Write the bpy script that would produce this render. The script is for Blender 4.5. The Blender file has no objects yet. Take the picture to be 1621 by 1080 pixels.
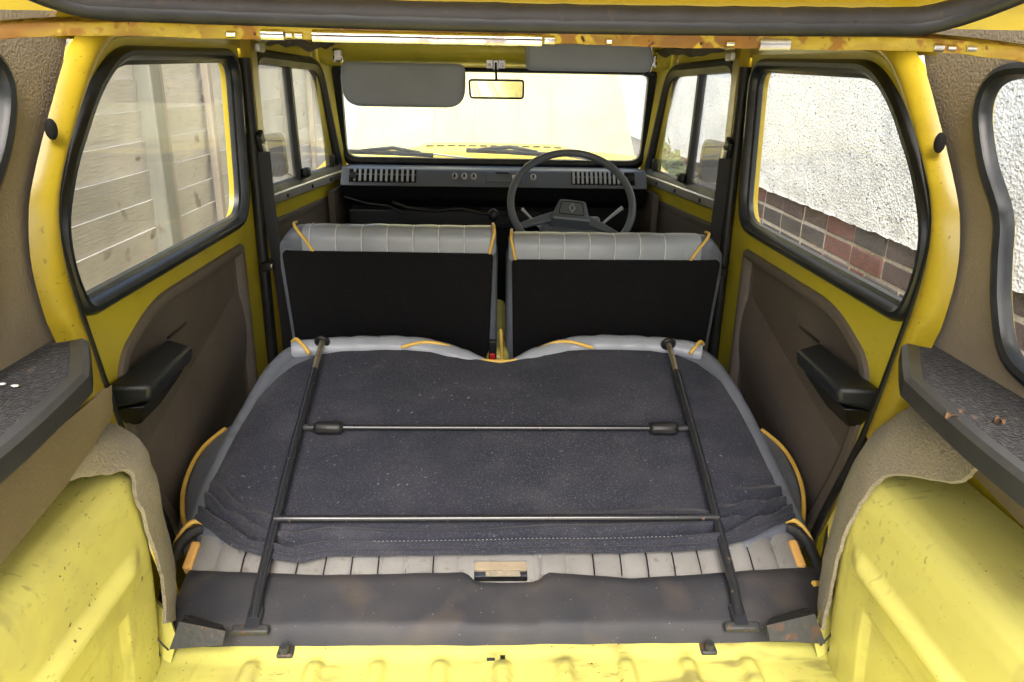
import bpy, bmesh, math, random
from mathutils import Vector, noise
random.seed(7)
R = math.radians
S = bpy.context.scene
COL = S.collection

# ------------------------------------------------------------------ camera, sky, sun, exposure
CAM = Vector((-0.0215, 0.0, 0.0))            # eye height; the driveway lies 1.40 m lower
YAW, PITCH, ROLL, FPX = R(2.008), R(19.334), R(1.020), 1178.9
FW = Vector((math.sin(YAW)*math.cos(PITCH), math.cos(YAW)*math.cos(PITCH), -math.sin(PITCH)))
_r = Vector((math.cos(YAW), -math.sin(YAW), 0)); _u = _r.cross(FW)
RT = _r*math.cos(ROLL) + _u*math.sin(ROLL)
UP = -_r*math.sin(ROLL) + _u*math.cos(ROLL)
cd = bpy.data.cameras.new('camera'); cam = bpy.data.objects.new('camera', cd); COL.objects.link(cam)
from mathutils import Matrix
cam.matrix_world = Matrix(((RT.x, UP.x, -FW.x, CAM.x), (RT.y, UP.y, -FW.y, CAM.y), (RT.z, UP.z, -FW.z, CAM.z), (0, 0, 0, 1)))
cd.sensor_width = 36; cd.lens = 36*FPX/1621; cd.clip_start = 0.02; cd.clip_end = 500
S.camera = cam

SUN_EL, SUN_AZ = 52, 180                      # degrees; azimuth from +Y clockwise: behind the car, to its left
w = bpy.data.worlds.new('World'); S.world = w; w.use_nodes = True
nt = w.node_tree; bg = nt.nodes['Background']
sky = nt.nodes.new('ShaderNodeTexSky'); sky.sky_type = 'NISHITA'; sky.sun_disc = False
sky.sun_elevation = R(SUN_EL); sky.sun_rotation = R(SUN_AZ); sky.dust_density = 6; sky.air_density = 1.0
hs = nt.nodes.new('ShaderNodeHueSaturation'); hs.inputs['Saturation'].default_value = 1.0
nt.links.new(sky.outputs[0], hs.inputs['Color']); nt.links.new(hs.outputs[0], bg.inputs['Color'])
bg.inputs['Strength'].default_value = 0.15
sl = bpy.data.lights.new('sun', 'SUN'); sl.energy = 1.2; sl.angle = R(40); sl.color = (1, .99, .98)
sun = bpy.data.objects.new('sun', sl); COL.objects.link(sun)
sd = Vector((math.sin(R(SUN_AZ))*math.cos(R(SUN_EL)), math.cos(R(SUN_AZ))*math.cos(R(SUN_EL)), math.sin(R(SUN_EL))))
sun.rotation_euler = (-sd).to_track_quat('-Z', 'Y').to_euler()
vs = S.view_settings; vs.view_transform = 'Standard'; vs.look = 'None'; vs.gamma = 1; vs.exposure = 2.12
vs.use_curve_mapping = False
S.cycles.max_bounces = 7; S.cycles.diffuse_bounces = 3; S.cycles.glossy_bounces = 3; S.cycles.transparent_max_bounces = 12
GZ = -1.40

# ------------------------------------------------------------------ measuring helpers
def ray(px, py): return FW + RT*((px-810.5)/FPX) + UP*((540-py)/FPX)
def at(px, py, X=None, Y=None, Z=None, plane=None):
    """surveyed point of the photograph on a given real plane"""
    d = ray(px, py)
    if plane: q, n = plane; t = ((q-CAM).dot(n))/d.dot(n)
    elif X is not None: t = (X-CAM.x)/d.x
    elif Y is not None: t = (Y-CAM.y)/d.y
    else: t = (Z-CAM.z)/d.z
    return CAM + d*t

# ------------------------------------------------------------------ materials
MATS = {}
def mat(name, col, rough=.5, metal=0., layers=(), bump=(), coat=0., sheen=0., spec=.5, coatr=.15):
    m = bpy.data.materials.new(name); m.use_nodes = True; MATS[name] = m
    t = m.node_tree; N = t.nodes; L = t.links; b = N['Principled BSDF']
    b.inputs['Roughness'].default_value = rough; b.inputs['Metallic'].default_value = metal
    b.inputs['Coat Weight'].default_value = coat; b.inputs['Coat Roughness'].default_value = coatr
    b.inputs['Sheen Weight'].default_value = sheen; b.inputs['Specular IOR Level'].default_value = spec
    geo = N.new('ShaderNodeNewGeometry')
    def tex(scale, stretch=(1, 1, 1), kind='noise', detail=2, off=0):
        mp = N.new('ShaderNodeMapping'); L.new(geo.outputs['Position'], mp.inputs['Vector'])
        mp.inputs['Scale'].default_value = stretch; mp.inputs['Location'].default_value = (off, off*.7, off*1.3)
        if kind == 'voronoi':
            v = N.new('ShaderNodeTexVoronoi'); v.inputs['Scale'].default_value = scale
            L.new(mp.outputs[0], v.inputs['Vector']); return v.outputs['Distance']
        n = N.new('ShaderNodeTexNoise'); n.inputs['Scale'].default_value = scale; n.inputs['Detail'].default_value = detail
        L.new(mp.outputs[0], n.inputs['Vector']); return n.outputs['Fac']
    rgb = N.new('ShaderNodeRGB'); rgb.outputs[0].default_value = (*col, 1); cur = rgb.outputs[0]
    rv = None
    for i, ly in enumerate(layers):
        f = tex(ly['scale'], ly.get('stretch', (1, 1, 1)), ly.get('kind', 'noise'), ly.get('detail', 2), 3.1*i)
        mr = N.new('ShaderNodeMapRange'); mr.inputs['From Min'].default_value = ly['lo']; mr.inputs['From Max'].default_value = ly['hi']
        mr.inputs['To Max'].default_value = ly.get('amt', 1); L.new(f, mr.inputs['Value'])
        mask = mr.outputs[0]
        if 'gate' in ly:      # only inside larger patches
            g = tex(ly['gate'][0], off=17+i); gr = N.new('ShaderNodeMapRange')
            gr.inputs['From Min'].default_value = ly['gate'][1]; gr.inputs['From Max'].default_value = ly['gate'][2]
            L.new(g, gr.inputs['Value']); mu = N.new('ShaderNodeMath'); mu.operation = 'MULTIPLY'
            L.new(mask, mu.inputs[0]); L.new(gr.outputs[0], mu.inputs[1]); mask = mu.outputs[0]
        mx = N.new('ShaderNodeMix'); mx.data_type = 'RGBA'
        L.new(mask, mx.inputs['Factor']); L.new(cur, mx.inputs['A']); mx.inputs['B'].default_value = (*ly['col'], 1)
        cur = mx.outputs['Result']
        if 'rough' in ly:
            m2 = N.new('ShaderNodeMix'); m2.data_type = 'FLOAT'; L.new(mask, m2.inputs['Factor'])
            if rv is None: m2.inputs['A'].default_value = rough
            else: L.new(rv, m2.inputs['A'])
            m2.inputs['B'].default_value = ly['rough']; rv = m2.outputs['Result']
    L.new(cur, b.inputs['Base Color'])
    if rv is not None: L.new(rv, b.inputs['Roughness'])
    prev = None
    for (scale, strength, dist, *rest) in bump:
        f = tex(scale, rest[0] if rest else (1, 1, 1), rest[1] if len(rest) > 1 else 'noise', 1, 5.5)
        bp = N.new('ShaderNodeBump'); bp.inputs['Strength'].default_value = strength; bp.inputs['Distance'].default_value = dist
        L.new(f, bp.inputs['Height'])
        if prev: L.new(prev, bp.inputs['Normal'])
        prev = bp.outputs[0]
    if prev: L.new(prev, b.inputs['Normal'])
    return m

def glass_mat(name, dust=.06, refl=1.0, dustcol=(.8, .8, .78)):
    m = bpy.data.materials.new(name); m.use_nodes = True; t = m.node_tree; N = t.nodes; L = t.links
    for n in list(N):
        if n.type != 'OUTPUT_MATERIAL': N.remove(n)
    out = [n for n in N if n.type == 'OUTPUT_MATERIAL'][0]
    tr = N.new('ShaderNodeBsdfTransparent'); tr.inputs[0].default_value = (.95, .965, .955, 1)
    gl = N.new('ShaderNodeBsdfGlossy'); gl.inputs['Roughness'].default_value = .015
    fr = N.new('ShaderNodeLayerWeight'); fr.inputs['Blend'].default_value = .5      # Schlick, the same for both faces of the pane
    pw = N.new('ShaderNodeMath'); pw.operation = 'POWER'; pw.inputs[1].default_value = 5; L.new(fr.outputs['Facing'], pw.inputs[0])
    mu = N.new('ShaderNodeMath'); mu.operation = 'MULTIPLY_ADD'; mu.inputs[1].default_value = .95*refl; mu.inputs[2].default_value = .045*refl; L.new(pw.outputs[0], mu.inputs[0])
    a = N.new('ShaderNodeMixShader'); L.new(mu.outputs[0], a.inputs[0]); L.new(tr.outputs[0], a.inputs[1]); L.new(gl.outputs[0], a.inputs[2])
    tl = N.new('ShaderNodeBsdfTranslucent'); tl.inputs[0].default_value = (*dustcol, 1)
    df = N.new('ShaderNodeBsdfDiffuse'); df.inputs[0].default_value = (*dustcol, 1)
    d = N.new('ShaderNodeMixShader'); d.inputs[0].default_value = .3; L.new(tl.outputs[0], d.inputs[1]); L.new(df.outputs[0], d.inputs[2])
    geo = N.new('ShaderNodeNewGeometry'); nz = N.new('ShaderNodeTexNoise'); nz.inputs['Scale'].default_value = 9; nz.inputs['Detail'].default_value = 1
    L.new(geo.outputs['Position'], nz.inputs['Vector'])
    mr = N.new('ShaderNodeMapRange'); mr.inputs['From Min'].default_value = .3; mr.inputs['From Max'].default_value = .75
    mr.inputs['To Min'].default_value = dust*.5; mr.inputs['To Max'].default_value = dust*1.6; L.new(nz.outputs['Fac'], mr.inputs['Value'])
    f = N.new('ShaderNodeMixShader'); L.new(mr.outputs[0], f.inputs[0]); L.new(a.outputs[0], f.inputs[1]); L.new(d.outputs[0], f.inputs[2])
    L.new(f.outputs[0], out.inputs['Surface'])
    MATS[name] = m
    return m

RUST = (.13, .045, .015)
def yellow(name, c, rust=.70, dirt=.5, rough=.34, grime=0.):
    return mat(name, c, rough, layers=[
        dict(scale=3.2, lo=.35, hi=.75, col=tuple(v*.86 for v in c), amt=.8),
        dict(scale=60, lo=.60, hi=.72, col=tuple(v*.72 for v in c), amt=.5, stretch=(1, .25, 1), gate=(6, .5, .62)),
        dict(scale=70, lo=.66, hi=.76, col=(.16, .13, .03), amt=dirt*.6, gate=(3, .52, .66)),
        dict(scale=150, lo=.66, hi=.72, col=tuple(v*.45 for v in c), amt=.7, stretch=(1, .35, 1), gate=(3.5, .46, .60)),
        dict(scale=11, lo=.52, hi=.70, col=(c[0]*.62, c[1]*.58, c[2]*.8), amt=dirt*.55),
        dict(scale=190, lo=rust+.01, hi=rust+.04, col=RUST, amt=.9, rough=.8, gate=(4, .50, .58)),
        dict(scale=13, lo=.52, hi=.70, col=(.20, .175, .06), amt=grime, stretch=(1, 3.2, 1), gate=(3.2, .46, .60)),
        dict(scale=70, lo=.60, hi=.70, col=(.10, .085, .03), amt=grime, stretch=(.5, 1.6, 1), gate=(4.5, .52, .64)),
        dict(scale=105, lo=rust, hi=rust+.03, col=RUST, amt=.95, rough=.8, gate=(7, .47, .55))],
        bump=[(5, .12, .02), (140, .05, .002)], coat=.25, coatr=.25)
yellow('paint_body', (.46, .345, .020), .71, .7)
yellow('paint_door', (.66, .56, .04), .75, .4)
yellow('paint_arch', (.70, .665, .18), .70, .55, .38, .35)
yellow('paint_floor', (.58, .555, .14), .70, 1.0, .42, .8)
yellow('paint_outer', (.62, .47, .02), .78, .2, .25)
mat('yellow_overexposed', (.76, .73, .44), .5, layers=[dict(scale=4, lo=.4, hi=.7, col=(.70, .66, .36), amt=.6)], bump=[(40, .1, .004)])  # bonnet's yellow paint, its overexposure put into a paler base colour
mat('rusty_lip', (.56, .42, .04), .5, layers=[
    dict(scale=14, lo=.43, hi=.56, col=(.30, .15, .035), rough=.8, stretch=(.5, 1, 1)),
    dict(scale=55, lo=.54, hi=.62, col=(.36, .17, .03), amt=.9, rough=.85), dict(scale=38, lo=.62, hi=.66, col=(.62, .46, .05)),
    dict(scale=90, lo=.64, hi=.70, col=(.08, .025, .01))], bump=[(60, .5, .006)])
mat('rusty_steel', (.028, .031, .034), .55, layers=[dict(scale=35, lo=.56, hi=.68, col=(.075, .042, .025), rough=.85),
    dict(scale=120, lo=.64, hi=.70, col=(.14, .07, .035), amt=.8, rough=.9)], bump=[(90, .4, .003)])
mat('black_tube', (.018, .020, .026), .22, layers=[dict(scale=90, lo=.70, hi=.74, col=(.09, .055, .035), rough=.7)], coat=.4)
mat('bare_steel', (.52, .47, .36), .32, .9, layers=[dict(scale=70, lo=.55, hi=.7, col=(.25, .17, .08), amt=.6, rough=.6)])
mat('chrome', (.78, .77, .75), .14, 1., layers=[dict(scale=45, lo=.55, hi=.68, col=(.42, .36, .30), amt=.7, rough=.4)])
mat('aluminium', (.70, .70, .69), .38, .85, layers=[dict(scale=30, lo=.55, hi=.75, col=(.45, .43, .40), amt=.5)])
mat('rubber', (.010, .011, .012), .45, layers=[dict(scale=22, lo=.45, hi=.75, col=(.030, .030, .030), amt=.7, rough=.6)], bump=[(120, .12, .002)])
mat('rubber_grey', (.014, .017, .021), .34, layers=[dict(scale=14, lo=.4, hi=.75, col=(.030, .036, .042), amt=.8)], bump=[(80, .1, .002)])
mat('seal_brown', (.022, .019, .018), .6, layers=[dict(scale=26, lo=.45, hi=.7, col=(.012, .010, .009), amt=.8),
    dict(scale=60, lo=.64, hi=.72, col=(.055, .035, .022), amt=.6)], bump=[(50, .35, .004)])
mat('dash_plastic', (.135, .158, .195), .38, layers=[dict(scale=12, lo=.4, hi=.7, col=(.165, .19, .225), amt=.6)], bump=[(420, .12, .001)])
mat('armrest_plastic', (.011, .014, .019), .40, layers=[dict(scale=14, lo=.4, hi=.7, col=(.017, .020, .025), amt=.7)], bump=[(420, .15, .001)])
mat('black_plastic', (.007, .008, .010), .42, bump=[(300, .1, .001)])
mat('slat_plastic', (.50, .53, .58), .4)
mat('white_knob', (.72, .72, .70), .3)
mat('door_card_brown', (.130, .110, .095), .62, layers=[dict(scale=5, lo=.35, hi=.7, col=(.165, .140, .122), amt=.7),
    dict(scale=80, lo=.60, hi=.70, col=(.20, .175, .155), amt=.4)], bump=[(260, .22, .002), (14, .10, .01)])
mat('vinyl_grey', (.135, .152, .185), .38, layers=[dict(scale=9, lo=.35, hi=.7, col=(.105, .119, .146), amt=.7),
    dict(scale=42, lo=.60, hi=.72, col=(.075, .076, .08), amt=.5)], bump=[(330, .18, .0012), (22, .16, .006)])
mat('vinyl_grey_lit', (.31, .34, .395), .34, layers=[dict(scale=10, lo=.38, hi=.7, col=(.255, .282, .33), amt=.7)], bump=[(330, .14, .001), (26, .14, .005)])  # the grey vinyl made paler: light on the top rolls put into the colour
mat('vinyl_dark', (.019, .021, .029), .66, layers=[dict(scale=7, lo=.4, hi=.7, col=(.046, .043, .045), amt=.8),
    dict(scale=260, lo=.74, hi=.765, col=(.32, .31, .30), amt=.8), dict(scale=11, lo=.58, hi=.75, col=(.075, .058, .045), amt=.5)],
    bump=[(260, .3, .0015), (16, .18, .008)])
mat('seat_fabric', (.018, .021, .033), .9, spec=.2, layers=[dict(scale=6, lo=.4, hi=.7, col=(.028, .029, .042), amt=.9),
    dict(scale=9, lo=.48, hi=.72, col=(.080, .080, .090), amt=.25, stretch=(1, 1.6, 1)), dict(scale=130, lo=.68, hi=.72, col=(.22, .22, .24), amt=.6, gate=(6, .5, .6)),
    dict(scale=380, lo=.52, hi=.74, col=(.10, .10, .118), amt=.55),
    dict(scale=420, lo=.60, hi=.72, col=(.20, .20, .22), amt=.55, gate=(4, .45, .62)),
    dict(scale=300, lo=.745, hi=.77, col=(.36, .36, .38), amt=.7)], bump=[(520, .35, .0015), (9, .22, .012)], sheen=.15)
mat('black_cloth', (.0075, .0075, .008), .9, spec=.12, layers=[dict(scale=240, lo=.5, hi=.75, col=(.016, .016, .017), amt=.7)], bump=[(500, .3, .001), (6, .5, .03, (1, 1, .5))])
mat('seat_cloth_pale', (.215, .215, .210), .85, layers=[dict(scale=14, lo=.4, hi=.7, col=(.165, .162, .155), amt=.7),
    dict(scale=60, lo=.64, hi=.70, col=(.15, .13, .11), amt=.7)], bump=[(420, .4, .002)])
mat('piping_yellow', (.78, .50, .10), .42, layers=[dict(scale=30, lo=.5, hi=.75, col=(.60, .34, .06), amt=.6)])
mat('foam_orange', (.74, .42, .12), .9, bump=[(120, .5, .003)])
mat('trim_khaki', (.29, .24, .165), .92, layers=[dict(scale=7, lo=.38, hi=.68, col=(.215, .172, .115), amt=.8),
    dict(scale=160, lo=.55, hi=.72, col=(.32, .26, .175), amt=.5)], bump=[(220, .5, .003), (12, .10, .01)], sheen=.1)
mat('board_khaki', (.185, .148, .100), .88, layers=[dict(scale=5, lo=.4, hi=.7, col=(.135, .106, .072), amt=.8),
    dict(scale=260, lo=.55, hi=.7, col=(.22, .18, .125), amt=.45)], bump=[(300, .35, .002)])
mat('felt_carpet', (.270, .235, .170), .97, layers=[dict(scale=9, lo=.38, hi=.68, col=(.20, .172, .122), amt=.8),
    dict(scale=190, lo=.5, hi=.72, col=(.34, .30, .22), amt=.6), dict(scale=34, lo=.68, hi=.72, col=(.10, .08, .05), amt=.6)],
    bump=[(240, .7, .004), (24, .12, .008)], sheen=.25)
mat('felt_black', (.014, .0145, .016), .97, spec=.1, layers=[dict(scale=200, lo=.50, hi=.70, col=(.060, .060, .065), amt=.75, stretch=(1, .4, 1)),
    dict(scale=60, lo=.66, hi=.70, col=(.13, .09, .06), amt=.6)], bump=[(260, .9, .004)], sheen=.1)
mat('shelf_edge', (.036, .038, .041), .42, layers=[dict(scale=20, lo=.4, hi=.7, col=(.052, .053, .055), amt=.7)], bump=[(200, .15, .0015)])
mat('visor_vinyl', (.40, .445, .54), .55, layers=[dict(scale=9, lo=.4, hi=.7, col=(.35, .39, .475), amt=.7),
    dict(scale=200, lo=.6, hi=.7, col=(.44, .47, .52), amt=.4)], bump=[(330, .25, .0015)])
mat('hole_black', (.004, .004, .004), .9)
mat('belt_web', (.012, .012, .013), .7, bump=[(400, .3, .001)])
mat('red_button', (.55, .02, .02), .35)
mat('mirror_glass', (.8, .8, .8), .03, 1.)
mat('pebbledash', (.86, .85, .82), .9, layers=[dict(scale=60, lo=.42, hi=.7, col=(.70, .69, .65), amt=.7),
    dict(scale=95, lo=.60, hi=.66, col=(.22, .205, .18), amt=.9, stretch=(1, .6, 1.3)), dict(scale=2, lo=.5, hi=.75, col=(.72, .71, .67), amt=.6)],
    bump=[(110, .5, .006, (1, 1, 1), 'voronoi'), (200, .4, .004)])
mat('mortar', (.62, .55, .46), .95, layers=[dict(scale=60, lo=.45, hi=.7, col=(.34, .29, .24), amt=.7)], bump=[(140, .6, .006)])
def brick_mat(n, c): return mat(n, c, .85, layers=[dict(scale=18, lo=.4, hi=.7, col=tuple(v*.7 for v in c), amt=.9),
    dict(scale=90, lo=.60, hi=.70, col=tuple(min(1, v*1.7) for v in c), amt=.6)], bump=[(110, .6, .006), (22, .3, .01)])
BRICKS = [brick_mat('brick_red', (.22, .088, .066)), brick_mat('brick_brown', (.14, .092, .076)), brick_mat('brick_blue', (.108, .088, .080)), brick_mat('brick_plum', (.125, .082, .076))]
def wood(n, c, c2, st): return mat(n, c, .85, layers=[dict(scale=6, lo=.35, hi=.7, col=c2, amt=.7),
    dict(scale=60, lo=.56, hi=.70, col=tuple(v*.70 for v in c), amt=.6, stretch=st), dict(scale=13, lo=.68, hi=.76, col=(.16, .13, .10), amt=.8, stretch=(1, .6, 1)), dict(scale=2.2, lo=.45, hi=.65, col=tuple(v*.8 for v in c2), amt=.7)],
    bump=[(60, .25, .004, st)])
WOODS = [wood('board_wood_%d' % i, c, c2, (1, .22, 2.2)) for i, (c, c2) in enumerate([((.56, .54, .49), (.48, .455, .41)), ((.50, .48, .435), (.43, .41, .37)), ((.62, .59, .54), (.52, .49, .445))])]
wood('post_wood', (.25, .25, .205), (.19, .19, .155), (1.6, 1.6, .08))
wood('batten_wood', (.38, .335, .275), (.30, .265, .215), (1.6, 1.6, .08))
mat('concrete', (.30, .29, .27), .9, layers=[dict(scale=1.5, lo=.4, hi=.7, col=(.22, .215, .20), amt=.8), dict(scale=50, lo=.55, hi=.7, col=(.40, .39, .37), amt=.5)], bump=[(80, .5, .006)])
mat('render_cream', (.66, .62, .53), .9, bump=[(60, .4, .01)])
mat('roof_tile', (.20, .10, .07), .85, bump=[(30, .4, .02)])
mat('white_frame', (.80, .80, .79), .4)
mat('dark_pane', (.05, .06, .07), .05)
mat('shrub_leaf', (.085, .12, .03), .6)
mat('shrub_leaf_lime', (.20, .22, .05), .6)
mat('bark', (.10, .075, .05), .9)
mat('leaf_litter', (.13, .07, .035), .8)
mat('tyre', (.02, .02, .02), .8)
mat('headlining', (.10, .085, .06), .9, bump=[(60, .4, .006)])
mat('glovebox_rust', (.16, .09, .03), .8, layers=[dict(scale=20, lo=.45, hi=.6, col=(.02, .018, .015))])
glass_mat('glass_side', .03, .42); glass_mat('glass_screen', .10, .6, (.85, .85, .80)); glass_mat('glass_front', .10, .9)

# ------------------------------------------------------------------ mesh helpers
WLOC = {}
def link(name, me, m, parent=None, sharp=40, origin=None):
    if m is not None:
        me.materials.append(MATS[m] if isinstance(m, str) else m)
    if len(me.polygons):
        me.polygons.foreach_set('use_smooth', [True]*len(me.polygons)); me.set_sharp_from_angle(angle=R(sharp))
    if origin is None and len(me.vertices):
        c = Vector((0, 0, 0))
        for v in me.vertices: c += v.co
        origin = c/len(me.vertices)
        me.transform(Matrix.Translation(-origin))
    o = bpy.data.objects.new(name, me); COL.objects.link(o)
    o.location = origin - (WLOC[parent.name] if parent else Vector((0, 0, 0)))
    WLOC[o.name] = Vector(origin)
    if parent: o.parent = parent
    return o
def empty(name, loc, label=None, cat=None, group=None):
    o = bpy.data.objects.new(name, None); COL.objects.link(o); o.location = loc; o.empty_display_size = .1
    WLOC[o.name] = Vector(loc); tag(o, label, cat, group); return o
def tag(o, label=None, cat=None, group=None, kind=None):
    for k, v in (('label', label), ('category', cat), ('group', group), ('kind', kind)):
        if v: o[k] = v
    return o
def build(name, vs_, fs, m, parent=None, sharp=40):
    me = bpy.data.meshes.new(name); me.from_pydata([tuple(v) for v in vs_], [], fs)
    bm = bmesh.new(); bm.from_mesh(me); bmesh.ops.recalc_face_normals(bm, faces=bm.faces); bm.to_mesh(me); bm.free()
    return link(name, me, m, parent, sharp)
def join(parts):
    V, Fc = [], []
    for v, f in parts:
        k = len(V); V += list(v); Fc += [tuple(i+k for i in q) for q in f]
    return V, Fc
def gridm(nu, nv, fn, closeu=False):
    V = [fn(i/(nu if closeu else nu-1), j/(nv-1)) for j in range(nv) for i in range(nu)]
    Fc = []
    for j in range(nv-1):
        for i in range(nu if closeu else nu-1):
            a = j*nu+i; b = j*nu+(i+1) % nu; Fc.append((a, b, b+nu, a+nu))
    return V, Fc
def thick(V, Fc, off):
    """give an open sheet real thickness: off(v) is the vector to its back face"""
    n = len(V); V2 = list(V)+[v+off(v) for v in V]
    F2 = list(Fc)+[tuple(i+n for i in reversed(f)) for f in Fc]
    cnt = {}
    for f in Fc:
        for a, b in zip(f, f[1:]+f[:1]):
            k = (min(a, b), max(a, b)); cnt.setdefault(k, []).append((a, b))
    for k, l in cnt.items():
        if len(l) == 1: a, b = l[0]; F2.append((b, a, a+n, b+n))
    return V2, F2
def lerp(a, b, t): return a+(b-a)*t
def poly_at(pts, t):
    """point at parameter t (0..1 by arc length) of a polyline"""
    L = [0.]
    for a, b in zip(pts, pts[1:]): L.append(L[-1]+(Vector(b)-Vector(a)).length)
    s = t*L[-1]
    for i in range(len(pts)-1):
        if s <= L[i+1] or i == len(pts)-2:
            return Vector(pts[i]).lerp(Vector(pts[i+1]), (s-L[i])/max(1e-9, L[i+1]-L[i]))
def interp(tab, x):
    """piecewise linear table [(x,y)...]"""
    if x <= tab[0][0]: return tab[0][1]
    for (a, b), (c, d) in zip(tab, tab[1:]):
        if x <= c: return b+(d-b)*(x-a)/(c-a)
    return tab[-1][1]
def smooth(pts, n=6, closed=False):
    P = [Vector(p) for p in pts]; out = []; k = len(P)
    rng = range(k if closed else k-1)
    for i in rng:
        p0 = P[i-1] if (closed or i > 0) else P[i]; p1 = P[i]; p2 = P[(i+1) % k]
        p3 = P[(i+2) % k] if (closed or i+2 < k) else P[(i+1) % k]
        for j in range(n):
            t = j/n
            out.append(.5*((2*p1)+(p2-p0)*t+(2*p0-5*p1+4*p2-p3)*t*t+(3*p1-p0-3*p2+p3)*t**3))
    if not closed: out.append(P[-1])
    return out
def roundp(pts, rad, n=6):
    P = [Vector(p) for p in pts]; out = []; k = len(P)
    for i, p in enumerate(P):
        r = rad[i] if isinstance(rad, (list, tuple)) else rad
        a = (P[i-1]-p); b = (P[(i+1) % k]-p); r = min(r, a.length*.48, b.length*.48)
        if r < 1e-5: out.append(p); continue
        A = p+a.normalized()*r; B = p+b.normalized()*r
        for j in range(n+1):
            t = j/n; out.append(A*(1-t)**2+p*2*t*(1-t)+B*t*t)
    return out
def area2(P): return sum(a[0]*b[1]-b[0]*a[1] for a, b in zip(P, P[1:]+P[:1]))*.5
def inset(P, d):
    P = [Vector(p) for p in P]; sgn = 1 if area2(P) > 0 else -1; out = []; k = len(P)
    for i in range(k):
        e1 = (P[i]-P[i-1]); e2 = (P[(i+1) % k]-P[i])
        if e1.length < 1e-9: e1 = e2
        if e2.length < 1e-9: e2 = e1
        n1 = Vector((-e1.y, e1.x)).normalized()*sgn; n2 = Vector((-e2.y, e2.x)).normalized()*sgn
        m = n1+n2
        m = n1 if m.length < 1e-6 else m.normalized()/max(.5, math.cos(.5*n1.angle(n2)))
        out.append(P[i]+m*d)
    return out
def fill2d(outer, holes=()):
    """triangles of a 2D outline with holes -> verts2d, faces"""
    bm = bmesh.new(); 
    for lp in [outer]+list(holes):
        vv = [bm.verts.new((p[0], p[1], 0)) for p in lp]
        for a, b in zip(vv, vv[1:]+vv[:1]): bm.edges.new((a, b))
    bmesh.ops.triangle_fill(bm, use_beauty=True, use_dissolve=False, edges=bm.edges[:])
    bm.verts.index_update()
    V = [Vector((v.co.x, v.co.y)) for v in bm.verts]; Fc = [tuple(v.index for v in f.verts) for f in bm.faces]
    bm.free(); return V, Fc
def plate(name, outer, holes, to3, t0, t1, m, parent, sharp=30, bevel=0):
    """solid plate: 2D outline with holes, to3(u,v,depth)"""
    V, Fc = fill2d(outer, holes); n = len(V)
    W = [to3(v.x, v.y, t0) for v in V]+[to3(v.x, v.y, t1) for v in V]
    F2 = list(Fc)+[tuple(i+n for i in reversed(f)) for f in Fc]; k = 0
    for lp in [outer]+list(holes):
        q = len(lp)
        for i in range(q): a = k+i; b = k+(i+1) % q; F2.append((a, b, b+n, a+n))
        k += q
    o = build(name, W, F2, m, parent, sharp)
    if bevel: add_bevel(o, bevel)
    return o
def dish(outline, prof, to3):
    """rings of an outline at (inset, depth) steps, last ring filled"""
    V, Fc = [], []; q = len(outline); prev = None; last = None
    for (d, h) in prof:
        rp = inset(outline, d); k = len(V); V += [to3(p.x, p.y, h) for p in rp]
        if prev is not None:
            for i in range(q): Fc.append((prev+i, prev+(i+1) % q, k+(i+1) % q, k+i))
        prev = k; last = rp; lh = h
    v2, f2 = fill2d(last); k = len(V)
    V += [to3(p.x, p.y, lh) for p in v2]; Fc += [tuple(i+k for i in f) for f in f2]
    bm = bmesh.new(); bv = [bm.verts.new(v) for v in V]
    for f in Fc:
        try: bm.faces.new([bv[i] for i in f])
        except ValueError: pass
    bmesh.ops.remove_doubles(bm, verts=bm.verts, dist=1e-6); bm.verts.index_update()
    V = [v.co.copy() for v in bm.verts]; Fc = [tuple(v.index for v in f.verts) for f in bm.faces]; bm.free()
    return V, Fc
def tubem(path, r, n=8, closed=False, flat=None, nrm=None):
    """swept tube; r number or list; flat=(a,b) squashes along (side, nrm)"""
    P = [Vector(p) for p in path]; k = len(P); V, Fc = [], []
    up = Vector(nrm) if nrm is not None else None
    pu = None
    for i, p in enumerate(P):
        if closed: T = (P[(i+1) % k]-P[i-1])
        else: T = P[min(i+1, k-1)]-P[max(i-1, 0)]
        T.normalize()
        if up is not None: u = up-T*up.dot(T)
        elif pu is None: u = T.orthogonal()
        else: u = pu-T*pu.dot(T)
        u.normalize(); pu = u; s = T.cross(u)
        rr = r[i] if isinstance(r, (list, tuple)) else r
        fa, fb = flat if flat else (1, 1)
        for j in range(n):
            a = 2*math.pi*j/n; V.append(p+s*(math.cos(a)*rr*fa)+u*(math.sin(a)*rr*fb))
    for i in range(k if closed else k-1):
        for j in range(n):
            a = i*n+j; b = i*n+(j+1) % n; c = ((i+1) % k)*n+(j+1) % n; d = ((i+1) % k)*n+j; Fc.append((a, b, c, d))
    if not closed: Fc.append(tuple(range(n))); Fc.append(tuple((k-1)*n+j for j in reversed(range(n))))
    return V, Fc
def tube(name, path, r, m, parent, n=8, closed=False, flat=None, nrm=None): return build(name, *tubem(path, r, n, closed, flat, nrm), m, parent, 50)
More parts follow.
